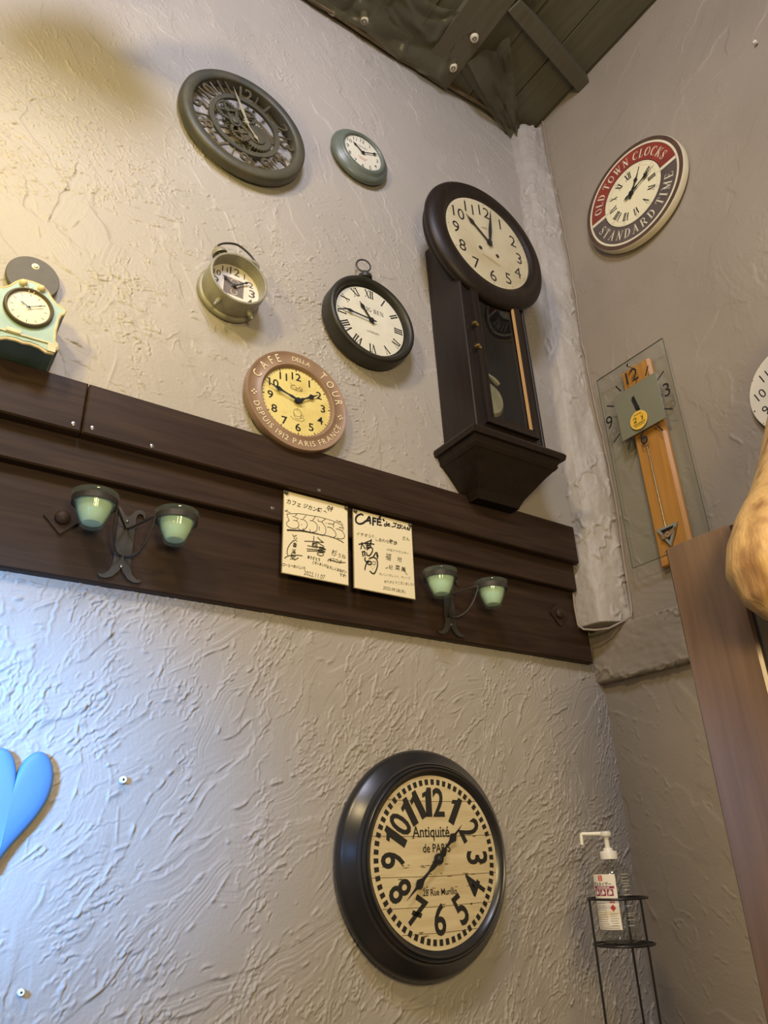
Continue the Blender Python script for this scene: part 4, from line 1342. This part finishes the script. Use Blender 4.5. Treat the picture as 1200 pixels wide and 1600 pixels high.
def sconce(xc, label, cups, plate_dx, cl):
    A = thing('candle_sconce', label, 'sconce', (xc, 1.327, 1.755), 'back', 'twin candle sconces on the beam')
    pl = MB()
    w0 = .017
    L = [(-w0, .072), (-w0 - .010, .080), (-w0 - .014, .088)]
    pts = [(w0 * .95, -.045), (w0, .066)]
    out = [(-.016, -.036), (-.0165, .064), (-.018, .070), (-.024, .074), (-.030, .070), (-.031, .064), (-.034, .068), (-.032, .078), (-.024, .082), (-.014, .078), (-.006, .066),
           (0, .062), (.006, .066), (.014, .078), (.024, .082), (.032, .078), (.034, .068), (.031, .064), (.030, .070), (.024, .074), (.018, .070), (.0165, .064), (.016, -.036),
           (.021, -.052), (.030, -.060), (.040, -.060), (.036, -.066), (.026, -.067), (.014, -.062), (.004, -.050), (0, -.042), (-.004, -.050), (-.014, -.062), (-.026, -.067), (-.036, -.066), (-.040, -.060), (-.030, -.060), (-.021, -.052)]
    pl.prism([(x + plate_dx, y) for x, y in out], .001, .005)
    p = pl.build('back_plate', M_IRON, A, smooth=0)
    for yy in (.052, -.040):
        MB().lathe([(0, .0085), (.0022, .0080), (.0036, .0055), (.0036, .004)], c=(plate_dx, yy, 0), n=16).build('screw', M_STEEL, p)
    for cx in cups:
        r_ = .0375
        sg = 1 if cx > 0 else -1
        ar = MB()
        ar.tube([(plate_dx + sg * .002, .037, .006), (plate_dx + sg * .006, .036, .016), (cx - sg * r_ * 1.07, .048, .064)], .0024, n=8)
        e = (cx - sg * r_ * 1.07, .048, .064)
        s0 = (plate_dx + sg * .003, -.020, .007)
        q = []
        for t in np.linspace(0, 1, 14):
            bx = (1 - t) ** 3 * s0[0] + 3 * (1 - t) ** 2 * t * (s0[0] + sg * .020) + 3 * (1 - t) * t * t * e[0] + t ** 3 * e[0]
            by = (1 - t) ** 3 * s0[1] + 3 * (1 - t) ** 2 * t * (s0[1] - .010) + 3 * (1 - t) * t * t * (e[1] - .045) + t ** 3 * e[1]
            q.append((bx, by, s0[2] + (e[2] - s0[2]) * t))
        ar.tube(q, .0022, n=8)
        ar.build('arm', M_IRON, A)
        rg = MB()
        vs = [(.0372, .042), (.0392, .042), (.0398, .053), (.0378, .053), (.0372, .042)]
        rg.lathe(vs, n=48)
        rg.v = [(v[0] + cx, v[2], -v[1] + .066) for v in rg.v]
        rg.build('cup_ring', M_IRON, A)
    for cx, lb in zip(cups, cl):
        B = thing('votive_cup', lb, 'candle cup', (xc + cx, 1.327 - .066, 1.7545), None, 'green glass candle cups')
        prof = [(0, .0), (.0175, .0), (.0200, .002), (.0225, .010), (.0290, .026), (.0335, .042), (.0352, .052), (.0385, .056), (.0405, .060), (.0405, .0635), (.0385, .0645), (.0368, .062), (.0335, .053), (.0318, .043), (.0272, .027), (.0205, .010), (.0170, .006), (0, .0055)]
        g = MB().lathe(prof, n=96)
        o = []
        for x, y, z in g.v:
            r0 = sqrt(x * x + y * y)
            if .008 < z < .050 and r0 > 1e-6:
                f_ = 1 + .022 * cos(24 * math.atan2(y, x)) * sin(pi * (z - .008) / .042)
                x, y = x * f_, y * f_
            o.append((x, y, z))
        g.v = o
        g.build('cup', M_CUP, B)
        MB().lathe([(0, .007), (.0160, .007), (.0195, .011), (.0262, .027), (.0308, .043), (.0318, .047), (.028, .0462), (0, .0455)], n=48).build('candle_wax', M_WAX, B, label='pale candle wax')


sconce(.326, 'dark iron candle sconce with two green glass cups, near the left end of the beam', (-.075, .0755), .0,
       ('green glass candle cup on the left arm of the left sconce', 'green glass candle cup on the right arm of the left sconce'))
sconce(1.1065, 'dark iron candle sconce with two green glass cups, right of the autograph boards', (-.072, .086), .0,
       ('green glass candle cup on the left arm of the sconce beside the boards', 'green glass candle cup on the right arm of the sconce, nearest the corner pillar'))

# ---- bolted diamond plates left on the beam
for x, z, s_, lb in ((.212, 1.788, .032, 'faint dark diamond plate with round boss, left of the left sconce'), (1.492, 1.800, .034, 'faint dark diamond plate with round boss, near the pillar end of the beam')):
    A = thing('bolt_plate', lb, 'metal plate', (x, 1.327, z), 'back', 'diamond bolt plates on the beam')
    MB().prism([(0, -s_), (s_, 0), (0, s_), (-s_, 0)], 0, .004).build('plate', M_BEAM, A, smooth=0)
    MB().lathe([(.014, .004), (.0135, .010), (.010, .014), (.004, .016), (0, .016)], n=24).build('boss', M_BEAM, A)

# ---- heart at the left edge, with the blue haze put into its colour
hp = []
for i in range(72):
    t = 2 * pi * i / 72
    x = 16 * sin(t) ** 3
    y = 13 * cos(t) - 5 * cos(2 * t) - 2 * cos(3 * t) - cos(4 * t)
    hp.append((x / 16 * .0570, (y + 17) / 29 * .178))
A = thing('heart_ornament', 'smooth heart, blue haze put into its colour, hanging on the wall at the left edge of the photo', 'ornament', (.203, 1.343, 1.208), 'back', tilt=-3)
hm = MB()
n_ = len(hp)
rows = []
cx_, cy_ = 0, .105
for f_, z in ((1, .003), (1.0, .007), (.97, .011), (.88, .014), (.7, .0165), (.4, .018), (.02, .0185)):
    rows.append([(cx_ + (x - cx_) * f_, cy_ + (y - cy_) * f_, z) for x, y in hp])
vs = [p for r_ in rows for p in r_]
fs = [(a * n_ + i, a * n_ + (i + 1) % n_, (a + 1) * n_ + (i + 1) % n_, (a + 1) * n_ + i) for a in range(len(rows) - 1) for i in range(n_)]
fs += [tuple(range(n_))[::-1], tuple(range((len(rows) - 1) * n_, len(rows) * n_))]
hm.add(vs, fs)
hm.build('heart', mat('haze_blue', (.09, .24, .50), .5, 0, .05, 10), A, smooth=60)

# ---- small wall plugs
for loc, wl, lb in (((.3785, 1.343, 1.3450), 'back', 'small white wall plug in the plaster below the left sconce'), ((1.652, .4585, 3.2500), 'right', 'small pale wall plug high on the right wall'), ((.2673, 1.343, 1.0520), 'back', 'tiny pale wall plug low at the left edge of the wall')):
    A = thing('wall_plug', lb, 'wall plug', loc, wl, 'wall plugs')
    s_ = 1 if loc[2] < 3 and loc[2] > 1.2 else .8
    MB().lathe([(.0022 * s_, .002), (.0022 * s_, .0065), (.0050 * s_, .0065), (.0062 * s_, .0045), (.0062 * s_, -.001)], n=20).build('flange', M_WHITEPL, A)
    MB().lathe([(0, .003), (.0022 * s_, .003), (.0022 * s_, .001)], n=14).build('hole', M_BLACK, A)


# ================================================================ things on the right wall
# ---- red enamel clock
A = thing('wall_clock', 'round red and grey clock lettered OLD TOWN CLOCKS on the right wall', 'clock', (1.656, .9065, 3.0745), 'right')
M_CREAMRIM = mat('cream_rim', (.72, .65, .46), .5, 0, .1, 20)
M_UMBER = mat('umber_rim', (.10, .055, .035), .5, 0, .3, 25)
MB().lathe([(0, .002), (.180, .002), (.1835, .005), (.1835, .026), (.1815, .0285), (.1765, .0285), (0, .0280)], n=110).build('case', M_CREAMRIM, A, smooth=45)
M_RED = mat('brick_red_enamel', (.30, .045, .025), .45, 0, 0, 14, c2=(.20, .035, .025))
M_GREYBR = mat('grey_brown_enamel', (.115, .088, .075), .5, 0, 0, 14, c2=(.085, .065, .055))
d = MB()
d.ring(.168, .1815, .0288, 3, n=120)
d.ring(.160, .168, .0290, 4, n=120)
d.ring(.160, .1612, .0292, 3, n=120)
d.ring(.108, .160, .0290, 1, -90, 90)
d.ring(.108, .160, .0290, 2, 90, 270)
d.box(-.160, -.106, -.0055, .0055, .0290, .0294, 4)
d.box(.106, .160, -.0055, .0055, .0290, .0294, 4)
d.arc_text('OLD TOWN CLOCKS', .029, .1340, -79, 76, .0295, 4, glyph=True, sx=.85)
d.arc_text('STANDARD TIME', .030, .1340, 256, 104, .0295, 4, inward=True, glyph=True, sx=.9)
d.disc(.108, .0291, 5, n=90)
d.disc(.1055, .0293, 0, n=90)
roman_dial(d, .0745, .025, .0296, 5, sx=.58)
for k in range(12):
    a = radians(k * 30)
    d.text(str(k * 5 if k else 60), .0105, .0965 * sin(a), .0965 * cos(a), .0296, 6, -.01)
for q in (.0905, .1020):
    d.ring(q, q + .0006, .0295, 6, n=90)
d.build('dial', [mat('butter_dial', (.80, .73, .47), .5, 0, .06, 10), M_RED, M_GREYBR, M_UMBER, M_CREAMRIM, M_BLACK, mat('grey_print', (.38, .33, .24), .6)], A)
hand('hour_hand', .070, .014, 34, .033, M_BLACK, A, .020, 'ornate')
hand('minute_hand', .100, .012, 73, .0355, M_BLACK, A, .030, 'ornate')

# ---- glass and wood pendulum clock
A = thing('pendulum_clock', 'modern clock of clear glass over an orange wooden strip, with a yellow round sticker', 'clock', (1.655, 1.0365, 2.347), 'right')
M_ORANGE = wood('orange_lacquered_wood', (.46, .20, .045), (.56, .27, .07), .32, 4, (14, 1, 14), .03)
pb = MB()
pts = [(-.0455, .002), (.0500, .002), (.0545, .006), (.0545, .014), (.046, .021), (-.0405, .021), (-.0455, .016)]
vs = [(x, -.466, z) for x, z in pts] + [(x, .147, z) for x, z in pts]
n_ = len(pts)
pb.add(vs, [tuple(range(n_))[::-1], tuple(range(n_, 2 * n_))] + [(i, (i + 1) % n_, n_ + (i + 1) % n_, n_ + i) for i in range(n_)])
pb.build('wooden_back', M_ORANGE, A, smooth=0)
ge = MB()
for q in ((-.1202, -.1194, -.447, .166), (.1184, .1192, -.447, .166), (-.120, .119, -.4472, -.4464), (-.120, .119, .1654, .1662)):
    ge.box(q[0], q[1], q[2], q[3], .0338, .0382, 0)
ge.build('glass_edge', mat('dark_green_edge', (.12, .14, .11), .2), A, smooth=0)
nm = MB().box(-.120, .119, -.447, .166, .034, .038, 0)
q = .1095
for t, x, y in (('12', .001, q), ('3', .0965, .004), ('6', -.003, -.0975), ('9', -.1025, .006)):
    nm.text(t, .060, x, y, .0385, 1, .002, .9)
for k in (1, 2, 4, 5, 7, 8, 10, 11):
    a = radians(k * 30)
    r0, r1 = .096, .124
    nm.stroke([(r0 * sin(a) * .93, r0 * cos(a)), (r1 * sin(a) * .93, r1 * cos(a))], .0042, .0385, 1)
nm.build('glass_panel', [glass('green_tinged_glass', (.965, .98, .965), .01, 1.35), M_BLACK], A, smooth=0)
MB().box(-.0695, .0765, -.0765, .0745, .0386, .0415).build('dial_plate', mat('sage_mirror', (.27, .27, .185), .25, .25, .06, 5), A, smooth=0)
hand('hour_hand', .040, .011, 350, .0425, M_BLACK, A, .012, 'bar')
hand('minute_hand', .034, .010, 345, .0445, M_BLACK, A, .010, 'bar')
st = MB()
sc = (-.0015, -.043)
st.lathe([(0, .0462), (.0285, .0462), (.0285, .0468), (0, .0468)], c=(sc[0], sc[1], 0), n=50)
st.ring(.0268, .0278, .0470, 2, n=50, c=sc)
r_ = random.Random(21)
for yy, ww, hh_ in ((.0185, .013, .0030), (-.0105, .0200, .0044), (-.0165, .0165, .0030)):
    xx = -ww
    while xx < ww:
        q = r_.uniform(.0012, .0026)
        st.box(sc[0] + xx, sc[0] + min(xx + q, ww), sc[1] + yy - hh_ / 2, sc[1] + yy + hh_ / 2, .0468, .0470, 1)
        xx += q + .0009
st.prism([(sc[0] - .0175 + a_, sc[1] - .005 + b_) for a_, b_ in ((.001, 0), (.010, 0), (.0095, .008), (.012, .012), (.010, .0165), (.004, .0175), (.000, .014), (.002, .008))], .0468, .0470, 1)
st.prism([(sc[0] - .0150 + a_, sc[1] + .001 + b_) for a_, b_ in ((0, 0), (.005, 0), (.0055, .006), (.003, .009), (0, .006))], .0470, .0471, 0)
st.prism([(sc[0] + .008 + a_, sc[1] - .005 + b_) for a_, b_ in ((0, 0), (.007, .001), (.006, .005), (.008, .010), (.004, .0125), (.002, .0085), (.003, .005))], .0468, .0470, 1)
st.ring(.0036, .0046, .0470, 1, n=24, c=(sc[0] + .012, sc[1] + .009))
st.v = [v for v in st.v]
st.build('sticker', [mat('sticker_yellow', (.78, .46, .04), .5), mat('sticker_ink', (.08, .09, .03), .6), mat('sticker_line', (.85, .75, .25), .5)], A)
rod = MB().tube([(-.006, -.085, .0275), (-.002, -.372, .0275)], .0016, n=8)
pend = rod.build('pendulum_rod', M_STEEL, A)
tri = MB()
o_ = [(-.030, -.368), (.034, -.368), (.002, -.425)]
i_ = [(-.019, -.374), (.023, -.374), (.002, -.411)]
vs = [(x, y, z) for z in (.0255, .0305) for l_ in (o_, i_) for x, y in l_]
fs = []
for i in range(3):
    j = (i + 1) % 3
    fs += [(i, j, 3 + j, 3 + i), (6 + i, 6 + j, 9 + j, 9 + i), (i, j, 6 + j, 6 + i), (3 + i, 3 + j, 9 + j, 9 + i)]
tri.add(vs, fs, 0)
tri.poly(i_, .0275, 1)
tri.prism([(-.024, -.392), (-.012, -.386), (0, -.383), (.012, -.383), (.028, -.380), (.024, -.390), (.012, -.396), (.002, -.402), (-.008, -.402), (-.018, -.399)], .0300, .0320, 2)
tri.ring(.0050, .0068, .0324, 3, c=(.002, -.392), n=30)
tri.text('S', .010, .002, -.392, .0325, 3, .0)
for dy in (0, .004, -.004):
    tri.stroke([(.010, -.3905 + dy), (.0225, -.3865 + dy)], .0012, .0324, 3)
    tri.stroke([(-.006, -.3935 + dy), (-.0175, -.3955 + dy)], .0012, .0324, 3)
tri.build('pendulum_bob', [mat('satin_steel', (.42, .42, .38), .35, .3), M_BLACK, mat('copper_brown', (.22, .10, .05), .4, .3), mat('pale_copper', (.72, .50, .32), .4)], A, smooth=0)
for x, y in ((-.001, .1455), (-.001, -.4415)):
    MB().lathe([(.0030, .012), (.0030, .040), (.0056, .0402), (.0056, .0440), (.0040, .0455), (0, .0455)], c=(x, y, 0), n=20).build('standoff', M_STEEL, A)

# ---- white clock half hidden by the log
A = thing('wall_clock', 'white round clock with black numerals, mostly hidden behind the driftwood log', 'clock', (1.656, .6300, 2.1900), 'right', tilt=17)
MB().lathe([(0, .002), (.115, .002), (.1185, .005), (.1190, .014), (.1170, .0165), (0, .0165)], n=90).build('case', mat('chipped_black_rim', (.030, .024, .020), .5), A, smooth=40)
d = MB().disc(.1168, .0168, 0, n=90)
arabic(d, .0890, .036, .0171, 1, .0, .9)
r_ = random.Random(4)
for k in range(26):
    a, q = r_.uniform(0, 6.28), r_.uniform(.112, .1165)
    d.disc(r_.uniform(.0008, .0026), .01695, 2, (q * cos(a), q * sin(a)), 7)
d.build('dial', [mat('ivory_enamel', (.78, .72, .56), .5, 0, .08, 15), M_BLACK, M_UMBER], A)
hand('hour_hand', .05, .010, 40, .021, M_BLACK, A, .01)
hand('minute_hand', .075, .009, 120, .023, M_BLACK, A, .012)

# ---- cable stapled along the pillar
cb = [(1.652, 1.203, 3.765)]
r_ = random.Random(2)
for z in np.linspace(3.74, 1.80, 40):
    t = (3.74 - z) / 1.94
    cb.append((1.650 + r_.uniform(-.003, .002), 1.199 + .006 * sin(t * 14) + r_.uniform(-.002, .002), z))
cb += [(1.640, 1.205, 1.782), (1.620, 1.228, 1.768), (1.600, 1.252, 1.756), (1.580, 1.285, 1.757), (1.566, 1.310, 1.764), (1.561, 1.322, 1.778), (1.558, 1.322, 1.83), (1.556, 1.318, 1.868)]
o = MB().tube(cb, .0030, n=8).build('cable', mat('painted_cable', (.33, .275, .215), .45, 0, .15, 30), None)
tag(o, 'thin painted cable running down the pillar and round its foot', 'cable')

# ---- post and driftwood at the right edge
A = thing('post', 'square brown lacquered wooden post standing at the right edge', 'post', (1.06, .594, 0))
M_POST = wood('brown_lacquered_post', (.125, .078, .050), (.175, .112, .072), .26, 4, (16, 16, 1), .04, .6)
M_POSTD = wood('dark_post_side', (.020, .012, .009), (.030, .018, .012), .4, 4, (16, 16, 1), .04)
ps = MB()
x0, x1, y0, y1, zt, b = -.060, .060, -.057, .055, 1.644, .004
sec_ = [(x0, y0 + b), (x0 + b, y0), (x1 - b, y0), (x1, y0 + b), (x1, y1 - b), (x1 - b, y1), (x0 + b, y1), (x0, y1 - b)]
ps.prism(sec_, 0, zt - .003)
ps.add([(x, y, zt - .003) for x, y in sec_] + [(x * .95, y * .95, zt) for x, y in sec_], [(i, (i + 1) % 8, 8 + (i + 1) % 8, 8 + i) for i in range(8)] + [tuple(range(8, 16))])
ps.build('shaft', M_POST, A, smooth=0)
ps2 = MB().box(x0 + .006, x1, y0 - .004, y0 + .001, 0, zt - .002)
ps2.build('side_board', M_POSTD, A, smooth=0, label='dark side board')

A = thing('driftwood_log', 'smooth tan driftwood log screwed to the side of the brown post', 'log', (.985, .470, 1.47))
M_LOG = mat('driftwood', (.56, .36, .14), .5, 0, 0, 13, c2=(.27, .145, .055), edge=(.44, .66), bump=1.0, bscale=55, stretch=(2.4, 2.4, .6), spec=.35)
rg_ = np.random.default_rng(6)
lg = MB()
nseg, nr = 110, 64
LZ = np.linspace(1.477, 2.30, nseg)
lz = [1.477, 1.490, 1.515, 1.56, 1.61, 1.66, 1.73, 1.80, 1.88, 2.05, 2.30]
left = [1.000, .974, .951, .946, .968, 1.010, 1.078, 1.130, 1.190, 1.31, 1.48]
wid = [.008, .040, .080, .115, .135, .145, .150, .15, .15, .15, .15]
nn = fnoise(rg_, (nseg, nr), 4, 6) * .0022 + fnoise(rg_, (nseg, nr), 1.5, 2) * .0006
vs = []
for i, z in enumerate(LZ):
    K_ = .47 / .50
    z0_ = z
    z = 1.2 + (z - 1.2) * K_
    l_ = (np.interp(z0_, lz, left) + .010) * K_
    wd = np.interp(z0_, lz, wid) * K_
    for j in range(nr):
        a = 2 * pi * j / nr
        f_ = 1 + nn[i, j] / (wd / 2 + .01) * min(1, (z - 1.47) * 20)
        vs.append((l_ + wd / 2 + wd / 2 * cos(a) * f_ - .985, min(wd / 2, .056) * sin(a) * f_, z - 1.47))
fs = [(i * nr + j, i * nr + (j + 1) % nr, (i + 1) * nr + (j + 1) % nr, (i + 1) * nr + j) for i in range(nseg - 1) for j in range(nr)]
fs += [tuple(range(nr))[::-1], tuple(range((nseg - 1) * nr, nseg * nr))]
lg.add(vs, fs)
lg.build('trunk', M_LOG, A, smooth=60)
for x, z in ((.955, 1.590), (.975, 1.5160)):
    o = MB().lathe([(0, .001), (.0018, .003), (.0040, .0035), (.0044, .001), (.0044, -.006)], n=16).build('screw', M_IRON, A, loc=(x - .985, -.047, z - 1.47))
    o.rotation_euler = (pi / 2, 0, -.5)

# ---- wire stand with sanitiser bottle
az = math.atan2(1.3137, 1.12)
RT = Vector((cos(az), -sin(az), 0))      # lateral direction of the stand
FW = Vector((-sin(az), -cos(az), 0))     # towards the viewer
c0 = Vector((1.325, 1.128, 0))
A = thing('wire_stand', 'black wire floor stand holding the sanitiser bottle in the corner', 'stand', c0)
M_WIRE = mat('black_wire', (.025, .024, .026), .35, .4)
rr = .0585
RZ = .0032
for z in (1.125, 1.045):
    MB().tube([(rr * cos(t), rr * sin(t), z) for t in np.linspace(0, 2 * pi, 49)[:-1]], .0023, n=8, closed=True).build('ring', M_WIRE, A)
gr = MB()
for k in (-1, 0, 1):
    y_ = k * .026
    xx = sqrt(rr * rr - y_ * y_)
    gr.tube([(-xx, y_, 1.0448), (xx, y_, 1.0448)], .0018, n=6)
gr.build('shelf_wires', M_WIRE, A)
for a in (-68, 48, 165):
    p = RT * rr * sin(radians(a)) + FW * rr * cos(radians(a))
    q = p * 1.25
    MB().tube([(p.x, p.y, 1.125), (p.x, p.y, .9), (q.x, q.y, 0.004)], .0023, n=8).build('leg', M_WIRE, A)
MB().tube([(rr * 1.22 * cos(t), rr * 1.22 * sin(t), .12) for t in np.linspace(0, 2 * pi, 49)[:-1]], .003, n=8, closed=True).build('ring', M_WIRE, A)

bc = c0 + RT * -.004
B = thing('sanitizer_bottle', 'clear plastic pump bottle of hand sanitiser with a white pump, in the wire stand', 'bottle', (bc.x, bc.y, 1.0482), None, None, 0, 0)
M_PET = glass('clear_plastic', (.87, .87, .85), .08, 1.75)
br = .0400
prof = [(0, .003), (.030, .0), (.036, .002), (br, .008), (br, .112), (.0385, .121), (.0330, .130), (.0240, .137), (.0160, .142), (.0140, .146), (.0140, .156)]
MB().lathe(prof, n=64).build('bottle_body', M_PET, B)
MB().lathe([(0, .005), (.032, .005), (.0385, .010), (.0385, .0225), (0, .0225)], n=48).build('liquid', glass('clear_liquid', (.94, .95, .94), .02, 1.33), B)


def lat(th):  # direction at angle th from the viewer, positive to the right
    d_ = RT * sin(radians(th)) + FW * cos(radians(th))
    return d_


lb = MB()


def patch(t0, t1, z0, z1, r_, mi):
    k_ = max(2, int(abs(t1 - t0) / 4))
    vs, fs = [], []
    for i in range(k_ + 1):
        d_ = lat(t0 + (t1 - t0) * i / k_) * r_
        vs += [(d_.x, d_.y, z0), (d_.x, d_.y, z1)]
    fs = [(2 * i, 2 * i + 2, 2 * i + 3, 2 * i + 1) for i in range(k_)]
    lb.add(vs, fs, mi)


def label_text(t, th, z, sz, mi, bold=0.0, sx=1.0, r_=None):
    r_ = r_ or br + .0009
    vs, fs, bb = glyphs(t, bold)
    cx_, cy_ = (bb[0] + bb[2]) / 2, (bb[1] + bb[3]) / 2
    out = []
    for x, y in vs:
        d_ = lat(th + math.degrees((x - cx_) * sz * sx / br)) * r_
        out.append((d_.x, d_.y, z + (y - cy_) * sz))
    lb.add(out, fs, mi)


T0, T1_ = -66, 8
patch(T0, T1_, .024, .121, br + .0004, 0)
patch(-42, -29, .109, .119, br + .0006, 2)
label_text('2', -35.5, .114, .010, 0, .01)
label_text('アルタイザー', -33, .1035, .0085, 1, .02, .8)
patch(-62, 2, .0955, .1000, br + .0006, 3)
for t in range(-50, -10, 4):
    patch(t, t + 2.6, .0968, .0988, br + .0008, 0)
for t0 in (-61, -41, -20):
    patch(t0, t0 + 18, .0825, .0945, br + .0006, 3)
    for dt, z0_, z1_ in ((4, .0835, .0900), (7, .0850, .0935), (9.5, .0850, .0925), (12, .0860, .0905)):
        patch(t0 + dt, t0 + dt + 2.4, z0_, z1_, br + .0008, 0)
patch(-62, 2, .0775, .0781, br + .0006, 1)
patch(-16, -2, .0700, .0755, br + .0006, 2)
k_ = []
for dt, dz in ((0, .0065), (8, 0), (0, -.0065), (-8, 0)):
    d_ = lat(-9 + dt) * (br + .0006)
    k_.append((d_.x, d_.y, .0615 + dz))
lb.add(k_, [(0, 1, 2, 3)], 2)
label_text('火', -9, .0610, .0055, 1, .01)
label_text('火気厳禁', -9, .0728, .0030, 0, .01)
r_ = random.Random(12)
for i in range(10):
    t = -62
    while t < -30:
        q = r_.uniform(2, 6)
        patch(t, min(t + q, -27), .0690 - i * .0040, .0703 - i * .0040, br + .0006, 4)
        t += q + 1.2
for i in range(6):
    t = -20 + r_.uniform(0, 5)
    while t < -2:
        q = r_.uniform(2, 5)
        patch(t, t + q, .0505 - i * .0040, .0520 - i * .0040, br + .0006, 4)
        t += q + 1.2
patch(-62, 4, .0300, .0306, br + .0006, 1)
for t in range(-58, 0, 3):
    patch(t, t + 2.0, .0255, .0280, br + .0006, 4)
for i, z in enumerate((.120, .114, .108, .103, .0985, .092, .083, .064, .051, .047, .040, .030)):
    patch(26, 48 if i % 2 else 52, z, z + .0007, br + .0004, 0)
lb.build('label', [mat('label_white', (.84, .80, .70), .5), mat('label_ink', (.10, .09, .09), .6), mat('label_red', (.60, .06, .04), .5), mat('label_purple', (.28, .03, .10), .5), mat('label_grey', (.36, .33, .30), .6)], B, smooth=40, label='white printed label')
pm = MB()
pm.lathe([(.0150, .1475), (.0172, .148), (.0172, .161), (.0160, .163), (.0095, .1635), (.0095, .168), (.0085, .169), (.0055, .1695)], n=36)
pm.lathe([(.0052, .166), (.0048, .186), (.0060, .192)], n=20)
pm.lathe([(0, .190), (.0105, .191), (.0115, .194), (.0110, .1985), (.008, .2005), (0, .201)], n=28)
nd = RT * -1
noz = [Vector((0, 0, .196)), nd * .030 + Vector((0, 0, .1965)), nd * .0475 + Vector((0, 0, .1975)), nd * .0495 + Vector((0, 0, .1960)), nd * .050 + Vector((0, 0, .1930)), nd * .0505 + Vector((0, 0, .177))]
pm.tube(noz, [.0046, .0038, .0034, .0034, .0034, .0036], n=14)
pm.build('pump', M_WHITEPL, B, smooth=45, label='white pump head')
MB().tube([(0, 0, .165), (0, 0, .1), (.004, .002, .012)], .0025, n=10).build('dip_tube', glass('milky_tube', (.8, .8, .78), .1, 1.4, (.7, .7, .66), .3), B)

# ---- plastic sheeting and fixings on the ceiling
M_FILM = glass('dusty_film', (.80, .78, .66), .25, 1.4, (.20, .185, .125), .6)
rs = np.random.default_rng(4)
gx, gy = 60, 34
fl = MB()
hh = fnoise(rs, (gy, gx), 5, 3) * .008 + np.clip(1 - np.abs(fnoise(rs, (gy, gx), 3, 5)) * 2, 0, 1) * .012
vs = []
for j in range(gy):
    for i in range(gx):
        u_, v_ = i / (gx - 1), j / (gy - 1)
        x = .62 + .585 * u_
        y = 1.275 - (.24 + .05 * sin(u_ * 7)) * v_ + .012 * sin(u_ * 11) * (1 - v_)
        vs.append((x, y, H - .012 - abs(hh[j, i]) - .03 * (1 - v_) ** 3))
fl.add(vs, [(j * gx + i, j * gx + i + 1, (j + 1) * gx + i + 1, (j + 1) * gx + i) for j in range(gy - 1) for i in range(gx - 1)])
o = fl.build('plastic_sheet', M_FILM, None, smooth=80)
tag(o, 'dull wrinkled plastic film fixed to the ceiling along the back wall', 'plastic sheet')
fl = MB()
gx, gy = 50, 16
hh = np.abs(fnoise(rs, (gy, gx), 9, .9)) * .012
vs = []
for j in range(gy):
    for i in range(gx):
        u_, v_ = i / (gx - 1), j / (gy - 1) - .5
        p = Vector((1.268, 1.112)) * (1 - u_) + Vector((1.575, 1.285)) * u_
        wd = .13 * (1 - u_) + .045
        vs.append((p.x + v_ * wd * .5, p.y - v_ * wd, H - .018 - hh[j, i] - .02 * u_))
fl.add(vs, [(j * gx + i, j * gx + i + 1, (j + 1) * gx + i + 1, (j + 1) * gx + i) for j in range(gy - 1) for i in range(gx - 1)])
o = fl.build('plastic_strip', M_FILM, None, smooth=80)
tag(o, 'gathered plastic strip stretched across the ceiling into the corner by the pillar', 'plastic sheet')
# wavy brown strip for the sheet's shadow along the back wall's top
ed = MB()
n_ = 70
vs = []
r2 = n1d(rs, n_, 4)
for i in range(n_):
    u_ = i / (n_ - 1)
    x = .55 + 1.02 * u_
    drop = .030 + .014 * sin(u_ * 5 + .5) + .003 * r2[i]
    vs += [(x, 1.286, H), (x, 1.284 - .004 * sin(u_ * 9), H - drop), (x, 1.276 - .004 * sin(u_ * 9), H - drop - .001), (x, 1.274, H)]
fs = [(4 * i + k, 4 * i + k + 1, 4 * i + k + 5, 4 * i + k + 4) for i in range(n_ - 1) for k in range(3)]
ed.add(vs, fs)
struct(ed.build('trim_9', mat('shadow_brown', (.17, .125, .065), .7, 0, .3, 30), None, smooth=60))
for x, y, lb in ((.8615, 1.243, 'round pale fixing on the ceiling, leftmost of the three'), (1.209, 1.088, 'round pale fixing on the ceiling, topmost of the three in the photo'), (1.213, 1.2085, 'round pale fixing on the ceiling, nearest the corner pillar')):
    A = thing('ceiling_fixing', lb, 'fixing', (x, y, H - .03), None, 'round fixings on the ceiling')
    MB().lathe([(.0055, -.008), (.0090, -.012), (.0130, -.011), (.0150, -.006), (.0150, .002)], n=28).build('washer', mat('pale_washer', (.60, .55, .40), .4), A)
    MB().lathe([(0, -.016), (.0040, -.0155), (.0058, -.012), (.0058, -.006)], n=18).build('screw', M_STEEL, A)
    MB().lathe([(.012, 0), (.012, .03)], n=20).build('spacer', mat('pale_washer', (.60, .55, .40)), A)

bpy.context.view_layer.update()
